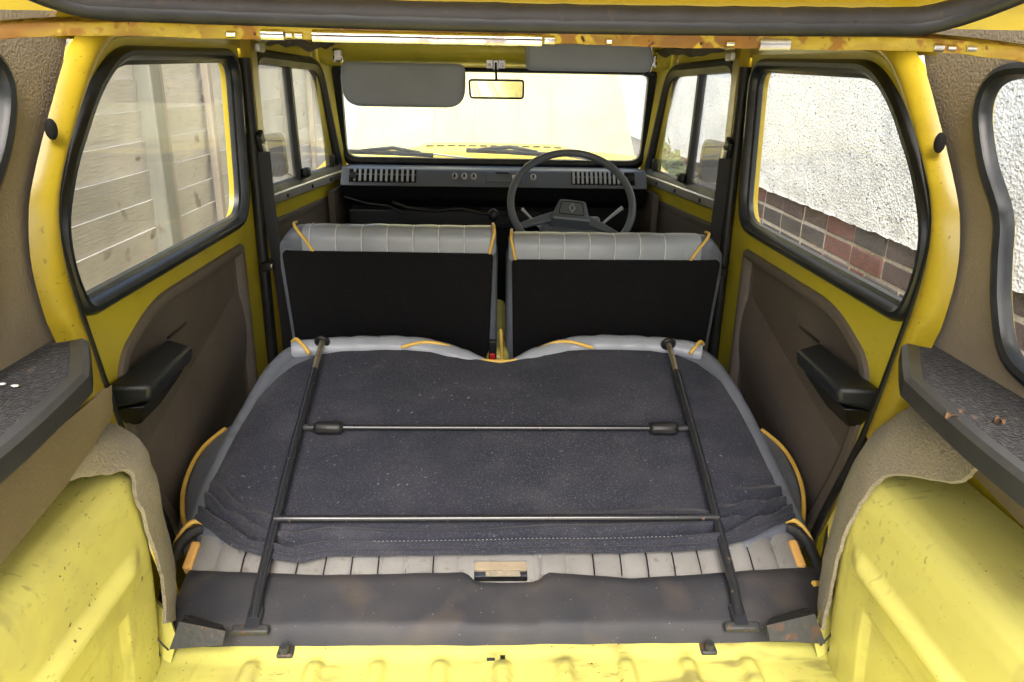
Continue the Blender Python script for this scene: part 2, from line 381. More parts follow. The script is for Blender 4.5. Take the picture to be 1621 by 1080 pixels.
def psweep(name, path2, prof, to3, m, parent, closed=True, sharp=35):
    """profile (outward, depth) swept along a 2D outline; to3(u,v,depth)"""
    P = [Vector(p) for p in path2]; k = len(P); q = len(prof); V, Fc = [], []
    sg = 1 if area2(P) > 0 else -1
    for i in range(k):
        T = (P[(i+1) % k]-P[i-1]) if closed else P[min(i+1, k-1)]-P[max(0, i-1)]
        T.normalize(); O = Vector((T.y, -T.x))*sg
        for (a, h) in prof: z = P[i]+O*a; V.append(to3(z.x, z.y, h))
    for i in range(k if closed else k-1):
        for j in range(q):
            a = i*q+j; b = i*q+(j+1) % q; ni = (i+1) % k; Fc.append((a, b, ni*q+(j+1) % q, ni*q+j))
    if not closed: Fc.append(tuple(range(q))); Fc.append(tuple((k-1)*q+j for j in reversed(range(q))))
    return build(name, V, Fc, m, parent, sharp)
def add_bevel(o, wd, seg=2):
    b = o.modifiers.new('bevel', 'BEVEL'); b.width = wd; b.segments = seg; b.limit_method = 'ANGLE'; b.angle_limit = R(35)
def boxm(c, s, rot=None):
    V = [Vector((x*s[0]/2, y*s[1]/2, z*s[2]/2)) for x in (-1, 1) for y in (-1, 1) for z in (-1, 1)]
    if rot is not None: V = [rot @ v for v in V]
    V = [v+Vector(c) for v in V]
    return V, [(0, 1, 3, 2), (4, 6, 7, 5), (0, 4, 5, 1), (2, 3, 7, 6), (0, 2, 6, 4), (1, 5, 7, 3)]
def box(name, c, s, m, parent, bevel=.003, rot=None):
    o = build(name, *boxm(c, s, rot), m, parent, 30)
    if bevel: add_bevel(o, bevel)
    return o
def hexm(A, B):
    """solid between two 4-point quads"""
    return list(A)+list(B), [(0, 1, 2, 3), (7, 6, 5, 4), (0, 4, 5, 1), (1, 5, 6, 2), (2, 6, 7, 3), (3, 7, 4, 0)]
def rnd(a, b): return random.uniform(a, b)
def nz(*p): return noise.noise(Vector(p))

# ------------------------------------------------------------------ the setting
g = build('driveway', [(-200, -200, GZ), (200, -200, GZ), (200, 300, GZ), (-200, 300, GZ)], [(0, 1, 2, 3)], 'concrete'); g['kind'] = 'structure'

# house wall on the right: pebbledash above a brick plinth
WX, PZ = 1.28, -.460
hw = empty('house_wall', (WX+.1, 2.5, GZ), 'white pebbledashed house wall on a red and blue brick plinth, beside the car', 'house wall')
box('mortar', (WX+.107, 2.5, (GZ+PZ-.01)/2), (.22, 11, PZ-.01-GZ), 'mortar', hw, 0)
bmesh_cache = {}
def brick_mesh(ln, mi):
    k = (round(ln, 3), mi)
    if k not in bmesh_cache:
        me = bpy.data.meshes.new('brick'); V, Fc = boxm((0, 0, 0), (.03, ln, .064))
        bm = bmesh.new(); bv = [bm.verts.new(v+Vector((0, rnd(-.001, .001), rnd(-.001, .001)))) for v in V]
        for f in Fc: bm.faces.new([bv[i] for i in f])
        bmesh.ops.recalc_face_normals(bm, faces=bm.faces)
        bmesh.ops.bevel(bm, geom=bm.edges[:], offset=.004, segments=1, affect='EDGES'); bm.to_mesh(me); bm.free()
        me.materials.append(BRICKS[mi]); bmesh_cache[k] = me
    return bmesh_cache[k]
rows = 12
for r_ in range(rows):
    z = PZ-.034-.075*r_; y = .55-(.11 if r_ % 2 else 0)
    while y < 5.3:
        hd = random.random() < .18; ln = .105 if hd else .215
        mi = random.choice([0, 0, 1, 3]) if hd else random.choice([0, 1, 2, 2, 2, 3, 3, 1])
        o = bpy.data.objects.new('brick', brick_mesh(ln, mi)); COL.objects.link(o); o.parent = hw
        o.location = Vector((WX+.008+rnd(-.003, .003), y+ln/2, z)) - WLOC[hw.name]; o.rotation_euler = (rnd(-.006, .006), 0, rnd(-.008, .008))
        y += ln+.010
def peb(u, v):
    y = -3+u*11; z = PZ+(v**1.6)*4.2
    if v == 0: z += .006*nz(y*9, 0, 0)+.006*nz(y*31, 3, 0)
    x = WX-.012-(.010*(1-min(1, v*8)))+.006*nz(y*14, z*14, 0)+.004*nz(y*40, z*40, 2)
    return Vector((x, y, z))
V, Fc = gridm(420, 60, peb); build('pebbledash_render', *thick(V, Fc, lambda v: Vector((.16, 0, 0))), 'pebbledash', hw, 80)

# lapped garden fence on the left
FX = -1.25
fence = empty('fence', (FX, 3, GZ), 'weathered grey wooden lap fence with upright posts, alongside the car', 'fence')
def board(y0, y1, z, i):
    def fn(u, v):
        y = lerp(y0, y1, u); zz = z-.062+.124*v+.0015*nz(y*2, i*3.1, v)
        return Vector((FX-.008+.013*v+.002*nz(y*1.3, i*7.7, 0), y, zz))
    V, Fc = gridm(14, 3, fn)
    build('board', *thick(V, Fc, lambda v: Vector((-.009, 0, 0))), WOODS[i % 3 if random.random() < .6 else random.randrange(3)], fence, 50)
k = 0
for (y0, y1) in ((-1.2, .88), (.93, 2.80), (2.84, 4.70), (4.74, 6.6)):
    for r_ in range(19): board(y0, y1, GZ+.08+r_*.103, k); k += 1
for y in (.905, 2.82, 4.72): box('post', (FX+.012, y, GZ+1.0), (.085, .09, 2.0), 'post_wood', fence, .006)
for y in (2.885, 3.39, 1.6, 3.95, .2, 5.3): box('batten', (FX+.03, y, GZ+1.0), (.03, .045, 1.93), 'batten_wood', fence, .004)

# ------------------------------------------------------------------ the car
car = empty('car', (0, 2.0, GZ), 'small yellow car seen through its open tailgate, rear seat folded forward', 'car')
def sd3(s): return lambda y, z, d: Vector((s*d, y, z))

# outlines of the side, (Y, Z)
RWIN = roundp([(1.345, .020), (1.935, .036), (1.90, -.335), (1.115, -.335), (1.092, -.275), (1.094, -.21), (1.14, -.138), (1.25, -.032)], [.05, .055, .075, .02, .03, .03, .04, .06], 6)
REAR_EDGE = [(1.30, .060), (1.215, .012), (1.105, -.098), (1.058, -.185), (1.060, -.28), (1.093, -.43), (1.125, -.55), (1.185, -.70), (1.25, -.85), (1.27, -1.02)]
CARD = roundp([(1.865, -.396), (1.335, -.391), (1.192, -.445), (1.160, -.51), (1.195, -.655), (1.25, -.78), (1.36, -1.0), (1.865, -1.0)], [.02, .09, .05, .05, .06, .08, .05, .02], 6)
QWIN = smooth([(.80, .004), (.90, .016), (1.0, .014), (1.026, -.024), (.993, -.090), (.938, -.153), (.920, -.21), (.902, -.262), (.866, -.316), (.80, -.333), (.70, -.335), (.62, -.315), (.615, -.25), (.66, -.13), (.73, -.04)], 5, True)
SEALP = [(1.225, .045), (1.098, -.105), (1.048, -.185), (1.052, -.285), (1.087, -.435), (1.118, -.545), (1.15, -.63), (1.21, -.77), (1.24, -.86)]
SEALS = [(1.42, .062), (1.31, .048), (1.235, .015)]+[(y, z) for y, z in SEALP[1:6]]
NEARP = [(1.40, .085), (1.28, .078), (1.19, .045), (1.110, -.037), (1.026, -.140), (1.000, -.19), (.988, -.25), (.996, -.325), (1.010, -.365), (1.025, -.45), (1.05, -.55)]
# front door lies in a plane that closes in towards the windscreen
FD0, FDd = Vector((.635, 2.06, 0)), Vector((-.085, .62, 0)).normalized()
FDn = Vector((-FDd.y, FDd.x, 0))                       # inboard on the right-hand side
def fd3(s):
    def f(a, z, d):
        p = FD0+FDd*a+FDn*d; return Vector((s*p.x, p.y, z))
    return f
PLL = (Vector((-FD0.x, FD0.y, 0)), Vector((-FDn.x, FDn.y, 0)))
def fdp(px, py):
    p = at(px, py, plane=PLL); return Vector(((Vector((-p.x, p.y, 0))-FD0).dot(FDd), p.z))

def side_parts(s):
    t3 = sd3(s)
    # rear door: inner panel with openings for window and door card, outer skin, gasket, pane
    outer = roundp([(1.985, .078), (1.985, -1.02)]+list(reversed(REAR_EDGE))[0:]+[(1.33, .078)], .01, 2)
    d = plate('rear_door', outer, [inset(RWIN, -.004), CARD], t3, .640, .660, 'paint_door', car, 30)
    plate('outer_skin', inset(outer, -.004), [inset(RWIN, -.006)], t3, .661, .672, 'paint_outer', d)
    psweep('window_gasket', RWIN, [(-.009, .655), (-.008, .644), (-.001, .641), (.002, .630), (.008, .624), (.016, .624), (.022, .631), (.024, .645), (.012, .652)], t3, 'rubber_grey', d)
    plate('glass', inset(RWIN, -.006), [], t3, .648, .652, 'glass_side', d)
    V, Fc = dish(CARD, [(0, .641), (.003, .633), (.014, .631), (.024, .634), (.032, .650), (.045, .653)], t3)
    card = build('door_card', V, Fc, 'door_card_brown', d, 50)
    # moulded swage, pocket slot and armrest on the card
    def sw(u, v):
        y = lerp(1.23, 1.84, u); z0 = interp([(1.2, -.66), (1.45, -.60), (1.84, -.50)], y)
        return Vector((s*(.654-.013*math.sin(math.pi*min(1, v*1.35))*(1 if v < .6 else 1)), y, z0-.30*v))
    build('card_bulge', *gridm(20, 10, sw), 'door_card_brown', d, 60)
    box('pocket_slot', (s*.651, 1.455, -.492), (.006, .10, .006), 'black_plastic', d, .003)
    A = [t3(1.128, -.478, .640), t3(1.375, -.480, .640), t3(1.345, -.485, .577), t3(1.150, -.485, .573)]
    B = [t3(1.130, -.522, .642), t3(1.370, -.522, .642), t3(1.341, -.516, .581), t3(1.152, -.516, .578)]
    ar = build('armrest', *hexm(A, B), 'armrest_plastic', d, 30); add_bevel(ar, .009, 3)
    A = [t3(1.14, -.524, .642), t3(1.34, -.524, .642), t3(1.32, -.524, .59), t3(1.15, -.524, .59)]
    B = [t3(1.18, -.575, .644), t3(1.28, -.575, .644), t3(1.27, -.575, .622), t3(1.19, -.575, .622)]
    b_ = build('armrest_bracket', *hexm(A, B), 'black_plastic', d, 30); add_bevel(b_, .004)
    # seals and pillars
    sp = [Vector((s*.620, y, z)) for y, z in smooth([(1.20, .018)]+SEALP[1:], 6)]
    tube('door_seal', sp, [.004+.0035*min(1, i/8) for i in range(len(sp))], 'rubber', car, 10)
    near = smooth(NEARP, 5); seal = smooth(SEALS, 5)
    def cp(u, v):
        a = poly_at(near, u); b = poly_at(seal, u)
        p = a.lerp(b, v); bl = .034*(math.sin(math.pi*min(1, v*.92+.06))**.7)
        return Vector((s*(.640-.004*v-bl), p.x, p.y))
    pil = build('rear_pillar', *gridm(44, 14, cp), 'paint_body', car, 60)
    hp = at(88, 204, X=-.612)
    hv, hf = gridm(14, 9, lambda u, v: Vector((s*.6125, hp.y-.010, hp.z))+Vector((s*.008*math.cos(v*math.pi), .0075*math.cos(u*2*math.pi)*math.sin(v*math.pi),   .0145*math.sin(u*2*math.pi)*math.sin(v*math.pi))), True)
    build('belt_anchor_hole', hv, hf, 'hole_black', pil)
    # roof rail above the doors
    def rail(u, v):
        y = lerp(1.16, 2.66, u); wx = -.085*max(0, (y-2.06)/.62)
        z0 = .045+.020*(y-1.16)
        return Vector((s*(.641+wx-.09*(1-math.cos(v*math.pi/2))), y, z0+.070*math.sin(v*math.pi/2)))
    build('roof_rail', *gridm(30, 8, rail), 'paint_body', car, 60)
    # middle pillar
    mp = build('middle_pillar', *boxm((s*.640, 2.035, -.47), (.050, .062, 1.12)), 'paint_body', car, 30); add_bevel(mp, .008)
    tube('pillar_seal', [Vector((s*.626, 1.986, z)) for z in (-1.02, -.6, -.3, 0, .04)], .015, 'rubber', car, 10)
    st = box('check_strap', (s*.612, 1.985, -.482), (.026, .085, .024), 'black_plastic', car, .004)
    box('strap_bolt', (s*.598, 1.955, -.480), (.008, .010, .014), 'chrome', st, .002)
    # seat belt: anchor plate, buckle, webbing
    bl = box('seat_belt', (s*.606, 1.995, -.165), (.014, .040, .060), 'rubber', car, .006, Matrix.Rotation(R(25), 3, 'X'))
    box('belt_tongue', (s*.597, 1.995, -.178), (.008, .026, .040), 'aluminium', bl, .003, Matrix.Rotation(R(25), 3, 'X'))
    V, Fc = gridm(4, 16, lambda u, v: Vector((s*(.612-.030*u-.012*v+.003*math.sin(v*7)), 1.975+.03*v+.006*u, -.185-.62*v)))
    build('webbing', *thick(V, Fc, lambda v: Vector((0, .003, 0))), 'belt_web', bl, 60)
    # front door
    f3 = fd3(s)
    win = [fdp(*p) for p in ((412, 96), (481, 101), (515, 276), (434, 309))]
    win[0].x = .030; win[3].x = .035
    zt = .045; zb = -.302
    win = roundp([(.020, .040), (.490, .028), (.640, zb), (.020, zb)], [.045, .06, .03, .03], 6)
    outer = [(-.005, .085), (.56, .085), (.70, zb-.03), (.69, -1.02), (-.005, -1.02)]
    fd = plate('front_door', outer, [inset(win, -.004)], f3, -.028, 0, 'paint_door', car, 30)
    psweep('window_gasket', win, [(-.012, -.016), (-.010, .004), (.006, .013), (.020, .011), (.027, .002), (.026, -.012)], f3, 'rubber', fd)
    plate('glass', inset(win, -.006), [], f3, -.014, -.010, 'glass_front', fd)
    box_a = [(.25, .036), (.265, .036), (.290, zb), (.275, zb)]
    plate('window_divider', box_a, [], f3, -.020, .004, 'rubber', fd)
    kc = f3(.300, zb+.022, .012)
    kn = build('window_catch', *boxm(kc, (.022, .040, .030)), 'black_plastic', fd, 30); add_bevel(kn, .008, 3)
    kc = f3(.575, zb+.03, .0); kn = build('window_stop', *boxm(kc, (.016, .024, .040)), 'black_plastic', fd, 30); add_bevel(kn, .004)
    rl = plate('sill_rail', [(.0, zb-.006), (.635, zb-.006), (.640, zb-.038), (.0, zb-.038)], [], f3, 0.001, .016, 'aluminium', fd); add_bevel(rl, .005, 2)
    for a in (.13, .33, .50): box('screw_slot', f3(a, zb-.024, .018), (.005, .005, .011), 'black_plastic', fd, 0)
    fc = roundp([(.03, -.382), (.61, -.382), (.62, -1.0), (.03, -1.0)], .03, 4)
    V, Fc = dish(fc, [(0, .001), (.002, .006), (.012, .008), (.022, .003)], f3); build('door_card', V, Fc, 'door_card_brown', fd, 50)
    # door mirror outside
    mc = f3(.36, -.235, -.13)
    mi = roundp([(-.055, -.07), (.055, -.07), (.06, .05), (-.045, .07)], .03, 5)
    mh = plate('door_mirror', mi, [], lambda a, z, d: mc+Vector((s*a*.95, -.2*a*0+d, z)), 0, .035, 'black_plastic', fd); add_bevel(mh, .008)
    tube('mirror_arm', [mc+Vector((0, .02, -.02)), f3(.42, -.30, -.10), f3(.43, -.34, -.05)], .006, 'chrome', fd)
    # windscreen pillar
    pts = []
    for v in [i/12 for i in range(13)]:
        z = lerp(-.40, .10, v); y = lerp(2.77, 2.60, v)
        for (dx, dy) in ((.030, -.10), (.012, -.055), (-.006, -.02), (-.020, .012), (.05, .03)):
            pts.append(Vector((s*(.552-.012*v+dx), y+dy-.0, z)))
    Fc = [(j*5+i, j*5+i+1, j*5+i+6, j*5+i+5) for j in range(12) for i in range(4)]
    build('windscreen_pillar', pts, Fc, 'paint_door', car, 60)

    # rear quarter: khaki trim board with the rear side window
    qo = [(.78, .09), (1.23, .10), (1.18, .02), (1.10, -.10), (1.045, -.19), (1.04, -.28), (1.06, -.40), (.44, -.40), (.50, -.26), (.62, -.10)]
    qt = plate('quarter_trim', qo, [inset(QWIN, -.004)], t3, .641, .646, 'trim_khaki', car)
    q2 = plate('quarter_panel', [(.80, .14), (1.10, .14), (1.045, -.19), (1.085, -.43), (1.26, -1.02), (.22, -1.02), (.36, -.42), (.56, -.12)], [inset(QWIN, -.003)], t3, .652, .657, 'paint_outer', car)
    qg = psweep('quarter_window', QWIN, [(-.006, .650), (-.005, .642), (-.001, .634), (.006, .631), (.013, .634), (.016, .642), (.0, .650)], t3, 'rubber_grey', car)
    plate('glass', inset(QWIN, -.008), [], t3, .6475, .6505, 'glass_side', qg)

    # parcel shelf ledge
    so = [(.646, .44), (.499, .44), (.500, .63), (.521, .865), (.596, 1.016), (.646, 1.022)]
    z3 = lambda x, y, z: Vector((s*x, y, z))
    sh = plate('parcel_shelf', so, [], z3, -.375, -.361, 'felt_black', car)
    edge = smooth([(.499, .44), (.500, .60), (.505, .72), (.520, .855), (.531, .895), (.590, 1.010)], 6)
    V, Fc = [], []
    prof = [(.020, .0012), (.018, .006), (.003, .007), (-.004, .002), (-.005, -.020), (.002, -.024), (.006, -.012)]
    for i, p in enumerate(edge):
        T = (edge[min(i+1, len(edge)-1)]-edge[max(i-1, 0)]).normalized(); n = Vector((T.y, -T.x))
        for (a, h) in prof: q = p+n*a; V.append(Vector((s*q.x, q.y, -.361+h)))
    q = len(prof)
    for i in range(len(edge)-1):
        for j in range(q): a = i*q+j; b = i*q+(j+1) % q; Fc.append((a, b, b+q, a+q))
    build('edge_trim', V, Fc, 'shelf_edge', sh, 35)

    # wheel arch, an inner panel with a pressed rib and a turned front corner
    CS = [(.524, -.880), (.519, -.82), (.514, -.765), (.511, -.705), (.5095, -.660), (.507, -.655), (.498, -.648), (.4935, -.640), (.496, -.632), (.505, -.625), (.509, -.620), (.510, -.59), (.513, -.560), (.519, -.541), (.531, -.529), (.550, -.522), (.60, -.516), (.64, -.512)]
    cor = smooth([(0, .88), (.001, .922), (.006, .946), (.018, .959), (.042, .966), (.085, .971)], 5)
    def plan(q):
        return Vector((0, q)) if q <= .88 else poly_at(cor, min(1, (q-.88)/.19))
    def arch(q, t, off=0.):
        a = poly_at(CS, t); o = plan(q)
        bead = 0
        if a.y < -.69 and q < .86:
            k = min(1, max(0, (-.695-a.y)/.008))*min(1, max(0, (.850-q)/.008))*min(1, max(0, (a.y+.862)/.008)); bead = .007*k*k*(3-2*k)
        if -.662 < a.y < -.618 and q > .86: bead = (.5095-a.x)*min(1, (q-.86)/.05)
        dz = -max(0, (q-.93)/.14)**2*.02*max(0, min(1, (a.y+.62)*8))
        return Vector((s*(a.x+o.x+bead-off*(1 if t < .8 else .3)), o.y+(off*.6 if q > .9 else 0), a.y+dz+(off if t > .62 else 0)))
    wa = build('wheel_arch', *gridm(130, 110, lambda u, v: arch(.05+1.02*u, v)), 'paint_arch', car, 70)
    return arch

arch_l = side_parts(-1); arch_r = side_parts(1)

# khaki side boards under the shelves
def sideboard(s, yf, zf, xo, m):
    def fn(u, v):
        y = lerp(.42, yf, u); zt = -.388; zb = interp([(.2, -.50), (.67, -.488), (.83, -.473), (yf, zf)], y)
        return Vector((s*(xo+.014*u*v+.006*v-.004*math.sin(v*3)), y-(1-v)*.035*(u > .98), lerp(zt, zb, v)))
    V, Fc = gridm(24, 6, fn)
    return build('side_board', *thick(V, Fc, lambda v: Vector((s*.004, 0, 0))), m, car, 60)
sideboard(-1, .945, -.446, .516, 'board_khaki'); sideboard(1, .99, -.47, .592, 'board_khaki')

# loose felt carpets that lie over the arches: a cut edge on the arch, the other turned down in front of it
def carpet(s, rows, label):
    A = [at(*a, X=s*xa) for a, b, xa, xb in rows]; B = [at(*b, X=s*xb) for a, b, xa, xb in rows]
    A = smooth(A, 6); B = smooth(B, 6); n = len(A)
    def fn(u, v):
        i = min(n-1, round(u*(n-1))); a = A[i]+Vector((0, .004*nz(i*.3, s, 0)+.002*nz(i*1.3, s, 3), .003*nz(i*.4, 2, s))); b = B[i]
        d = (b-a).length; out = Vector((-s*.55, 0, .83)) if i < n*.5 else Vector((-s*.85, -.1, .4))
        p = a.lerp(b, v)+out*((.16 if i < n*.45 else .16-.13*min(1, (i-n*.45)/(n*.25)))*d*math.sin(math.pi*v))+Vector((-s*(.004+.008*max(0, i/n-.45)), 0, .004))
        if v > .999: p += Vector((s*.01, .01, -.02))
        return p+Vector((.003*nz(p.y*25, p.z*25, 1), 0, .004*nz(p.x*18, p.y*18, s)))
    V, Fc = gridm(n, 14, fn)
    o = build('carpet', *thick(V, Fc, lambda v: Vector((s*.006, .001, -.004))), 'felt_carpet', None, 70)
    return tag(o, label, 'carpet', 'loose felt carpets over the wheel arches')
carpet(-1, [((60, 800), (70, 770), .54, .56), ((110, 759), (130, 700), .535, .575), ((160, 754), (170, 672), .53, .585), ((204, 750), (205, 700), .515, .585), ((214, 790), (228, 738), .507, .58), ((225, 825), (245, 788), .505, .575), ((243, 880), (266, 866), .506, .565), ((252, 925), (273, 915), .508, .56), ((256, 990), (276, 985), .512, .55)],
       'frayed khaki felt carpet draped over the wheel arch on the fence side')
carpet(1, [((1640, 762), (1640, 745), .545, .60), ((1592, 742), (1600, 710), .542, .605), ((1548, 748), (1560, 680), .540, .608), ((1520, 768), (1520, 650), .537, .610), ((1460, 759), (1470, 640), .530, .610), ((1400, 757), (1432, 655), .520, .61), ((1374, 790), (1385, 688), .512, .60), ((1350, 832), (1350, 745), .507, .59), ((1331, 885), (1325, 820), .506, .575), ((1318, 945), (1308, 890), .508, .565), ((1308, 1000), (1298, 985), .512, .55)],
       'frayed khaki felt carpet draped over the wheel arch on the house wall side')

# load floor with pressed ribs
def flo(u, v):
    x = lerp(-.535, .535, u); y = lerp(-.05, 1.02, v); z = -.870
    c = round((x-.005)/.0975)*.0975+.005; e = abs(x-c)
    if y < .948 and abs(x) < .47: z += .014*math.exp(-(e/.0125)**4)*min(1, max(0, (.946-y)*90))
    if y > .955: z += min(.010, (y-.955)*1.2)
    return Vector((x, y, z))
fl = build('load_floor', *gridm(260, 90, flo), 'paint_floor', car, 80)
box('floor_slot', (.006, .950, -.8695), (.008, .026, .006), 'hole_black', fl, 0)
box('rust_patch', (-.013, .952, -.8690), (.013, .012, .0015), 'rusty_steel', fl, 0)
for s in (-1, 1):
    b = box('seat_fixing', (s*.338, .962, -.863), (.026, .024, .008), 'rusty_steel', fl, .003)
    V, Fc = tubem([(s*.338, .954, -.855), (s*.338, .954, -.845)], .0075, 6); build('bolt', V, Fc, 'rusty_steel', fl, 30)
    # torn striker tabs at the foot of the arch
    p = [Vector((s*.540, .975, -.770)), Vector((s*.515, .968, -.795)), Vector((s*.502, .955, -.832)), Vector((s*.512, .945, -.868)), Vector((s*.540, .96, -.868))]
    V = p+[q+Vector((s*.004, .010, 0)) for q in p]
    build('striker_tab', V, [(0, 1, 2, 3, 4), (9, 8, 7, 6, 5)]+[(i, (i+1) % 5, (i+1) % 5+5, i+5) for i in range(5)], 'paint_arch', fl, 30)
    tube('wire_clip', [(s*.512, .944, -.842), (s*.521, .938, -.818), (s*.527, .942, -.805), (s*.530, .946, -.835), (s*.524, .940, -.85)], .0016, 'rusty_steel', fl, 6)
box('cabin_floor', (0, 1.95, -1.06), (1.32, 1.95, .06), 'black_cloth', car, 0)
box('heelboard', (0, 1.03, -.95), (1.06, .03, .13), 'paint_floor', car, 0)
for s in (-1, 1): box('sill', (s*.655, 1.7, -1.075), (.12, 3.0, .11), 'paint_outer', car, .02)

# ------------------------------------------------------------------ folded rear seat
TH = R(19.7); CT, ST = math.cos(TH), math.sin(TH)
def rs(x, v, h=0.): return Vector((x, .98+v*CT-h*ST, -.835+v*ST+h*CT))
slab = [(-.545, .19), (-.556, .29), (-.551, .42), (-.532, .575), (-.510, .66), (-.480, .712), (-.36, .715), (-.18, .715), (-.08, .682), (.005, .664), (.09, .684), (.18, .72), (.36, .722), (.490, .712), (.517, .66), (.536, .59), (.553, .44), (.562, .30), (.563, .20), (.50, .165), (.40, .14), (-.36, .12), (-.45, .14)]
slab = smooth(slab, 4, True)
V, Fc = dish(slab, [(.03, -.11), (.004, -.09), (0, -.03), (.008, -.012), (.03, -.006)], lambda x, v, h: rs(x, v, h))
rear_seat = build('rear_seat', V, Fc, 'vinyl_grey', car, 60)
Lb = [(.10, -.475), (.15, -.535), (.226, -.545), (.308, -.545), (.424, -.533), (.536, -.514), (.60, -.490), (.66, -.478), (.72, -.478)]
Rb = [(.10, .49), (.16, .52), (.224, .550), (.308, .543), (.427, .533), (.52, .522), (.583, .510), (.64, .498), (.72, .498)]
Bb = [(0, .222), (.05, .175), (.09, .146), (.16, .124), (.22, .140), (.5, .142), (.80, .146), (.88, .150), (.95, .185), (1, .222)]
Tb = [(0, .60), (.03, .645), (.07, .676), (.12, .690), (.25, .697), (.36, .690), (.43, .668), (.5, .652), (.56, .667), (.63, .694), (.72, .702), (.86, .700), (.92, .686), (.965, .655), (1, .60)]
def fab(u, t):
    T = interp(Tb, u); B = interp(Bb, u); v = B+(T-B)*t
    x = lerp(interp(Lb, v), interp(Rb, v), u)
    h = .003+.004*math.sin(math.pi*u)*math.sin(math.pi*t)+.0022*nz(x*7, v*7, 0)+.001*nz(x*22, v*22, 4)
    wv = v-B
    wob = .010*math.sin(u*9+1)+.012*nz(u*6, 1, 1)
    cr = 1+.9*math.exp(-((u-.92)/.09)**2)+.5*math.exp(-((u-.10)/.10)**2)
    h += 1.5*cr*(.010*math.exp(-((wv-.012)/.011)**2)+.008*math.exp(-((wv-.040-wob*.5)/.010)**2)+.005*math.exp(-((wv-.066-wob)/.010)**2)-.004*math.exp(-((wv-.027-wob*.3)/.007)**2))
    c2 = math.exp(-((u-.93)/.06)**2)*math.exp(-((wv-.05)/.05)**2)+.6*math.exp(-((u-.07)/.07)**2)*math.exp(-((wv-.04)/.05)**2)
    h += c2*.014*math.sin(wv*150+u*80)
    d = min(u, 1-u); h -= .006*max(0, 1-d/.02)
    return rs(x, v, h)
build('backrest_fabric', *gridm(170, 130, fab), 'seat_fabric', rear_seat, 80)
hem = [fab(i/60, 0)+Vector((0, -.004, .002)) for i in range(61)]
tube('fabric_hem', hem, [.0065+.002*nz(i*.5, 0, 0) for i in range(61)], 'seat_fabric', rear_seat, 10, flat=(1.1, .75), nrm=(0, -ST, CT))
sv, sf = [], []
for i in range(150):
    u = .30+.52*i/150
    if i % 2 == 0: V, Fc = tubem([fab(u, .036)+Vector((0, 0, .0012)), fab(u+.0028, .036)+Vector((0, 0, .0012))],   .0006, 4); sv.append((V, Fc))
build('hem_stitching', *join(sv), 'vinyl_grey_lit', rear_seat)['kind'] = 'stuff'
# padded vinyl border: the rolled edges at the sides and the ribbed roll along the top
def puff(path, rr, seg, amp, m, name, flat=(1, .8), seed=0):
    p = smooth(path, 14); n = len(p); L = 0; r = []
    for i in range(n):
        if i: L += (p[i]-p[i-1]).length
        k = abs(math.sin(math.pi*L/seg))**.35
        r.append(interp(rr, i/(n-1))*(1-amp+amp*k)*(1+.05*nz(L*30, seed, 0)))
    return tube(name, p, r, m, rear_seat, 14, flat=flat, nrm=(0, -ST, CT))
puff([rs(-.474, .705, -.010), rs(-.504, .640, -.010), rs(-.523, .56, -.010), rs(-.543, .42, -.010), rs(-.553, .30, -.011), rs(-.554, .21, -.014)], [(0, .017), (.1, .020), (.5, .0135), (1, .012)], .19, .06, 'vinyl_grey', 'side_roll', (1, .72), 1)
puff([rs(.484, .705, -.010), rs(.513, .635, -.010), rs(.529, .56, -.010), rs(.544, .43, -.010), rs(.555, .30, -.011), rs(.562, .21, -.014)], [(0, .017), (.1, .020), (.5, .016), (1, .013)], .085, .10, 'vinyl_grey', 'side_roll', (1, .72), 2)
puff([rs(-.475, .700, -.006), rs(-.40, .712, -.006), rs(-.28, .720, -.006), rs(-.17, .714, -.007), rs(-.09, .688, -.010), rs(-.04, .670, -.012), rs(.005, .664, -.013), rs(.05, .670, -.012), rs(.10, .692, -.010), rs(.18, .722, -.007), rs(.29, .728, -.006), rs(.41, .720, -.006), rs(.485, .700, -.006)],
     [(0, .024), (.2, .027), (.34, .024), (.45, .012), (.5, .009), (.55, .012), (.66, .024), (.82, .027), (1, .024)], .066, .12, 'vinyl_grey_lit', 'top_roll', (1, .95), 3)
def pipe(pts, par, r=.0044, name='piping'): return tube(name, smooth(pts, 6), r, 'piping_yellow', par, 8)
pipe([rs(-.478, .722, .004), rs(-.465, .715, .018), rs(-.445, .693, .017), rs(-.428, .672, .010)], rear_seat)
pipe([rs(-.22, .690, .016), rs(-.17, .707, .018), rs(-.12, .704, .012), rs(-.07, .684, .003), rs(-.03, .667, -.003), rs(.04, .667, -.003), rs(.08, .686, .003), rs(.13, .712, .012), rs(.17, .712, .018), rs(.225, .692, .016)], rear_seat, .0040)
pipe([rs(.493, .722, .004), rs(.482, .715, .018), rs(.465, .695, .016), rs(.452, .680, .010)], rear_seat)
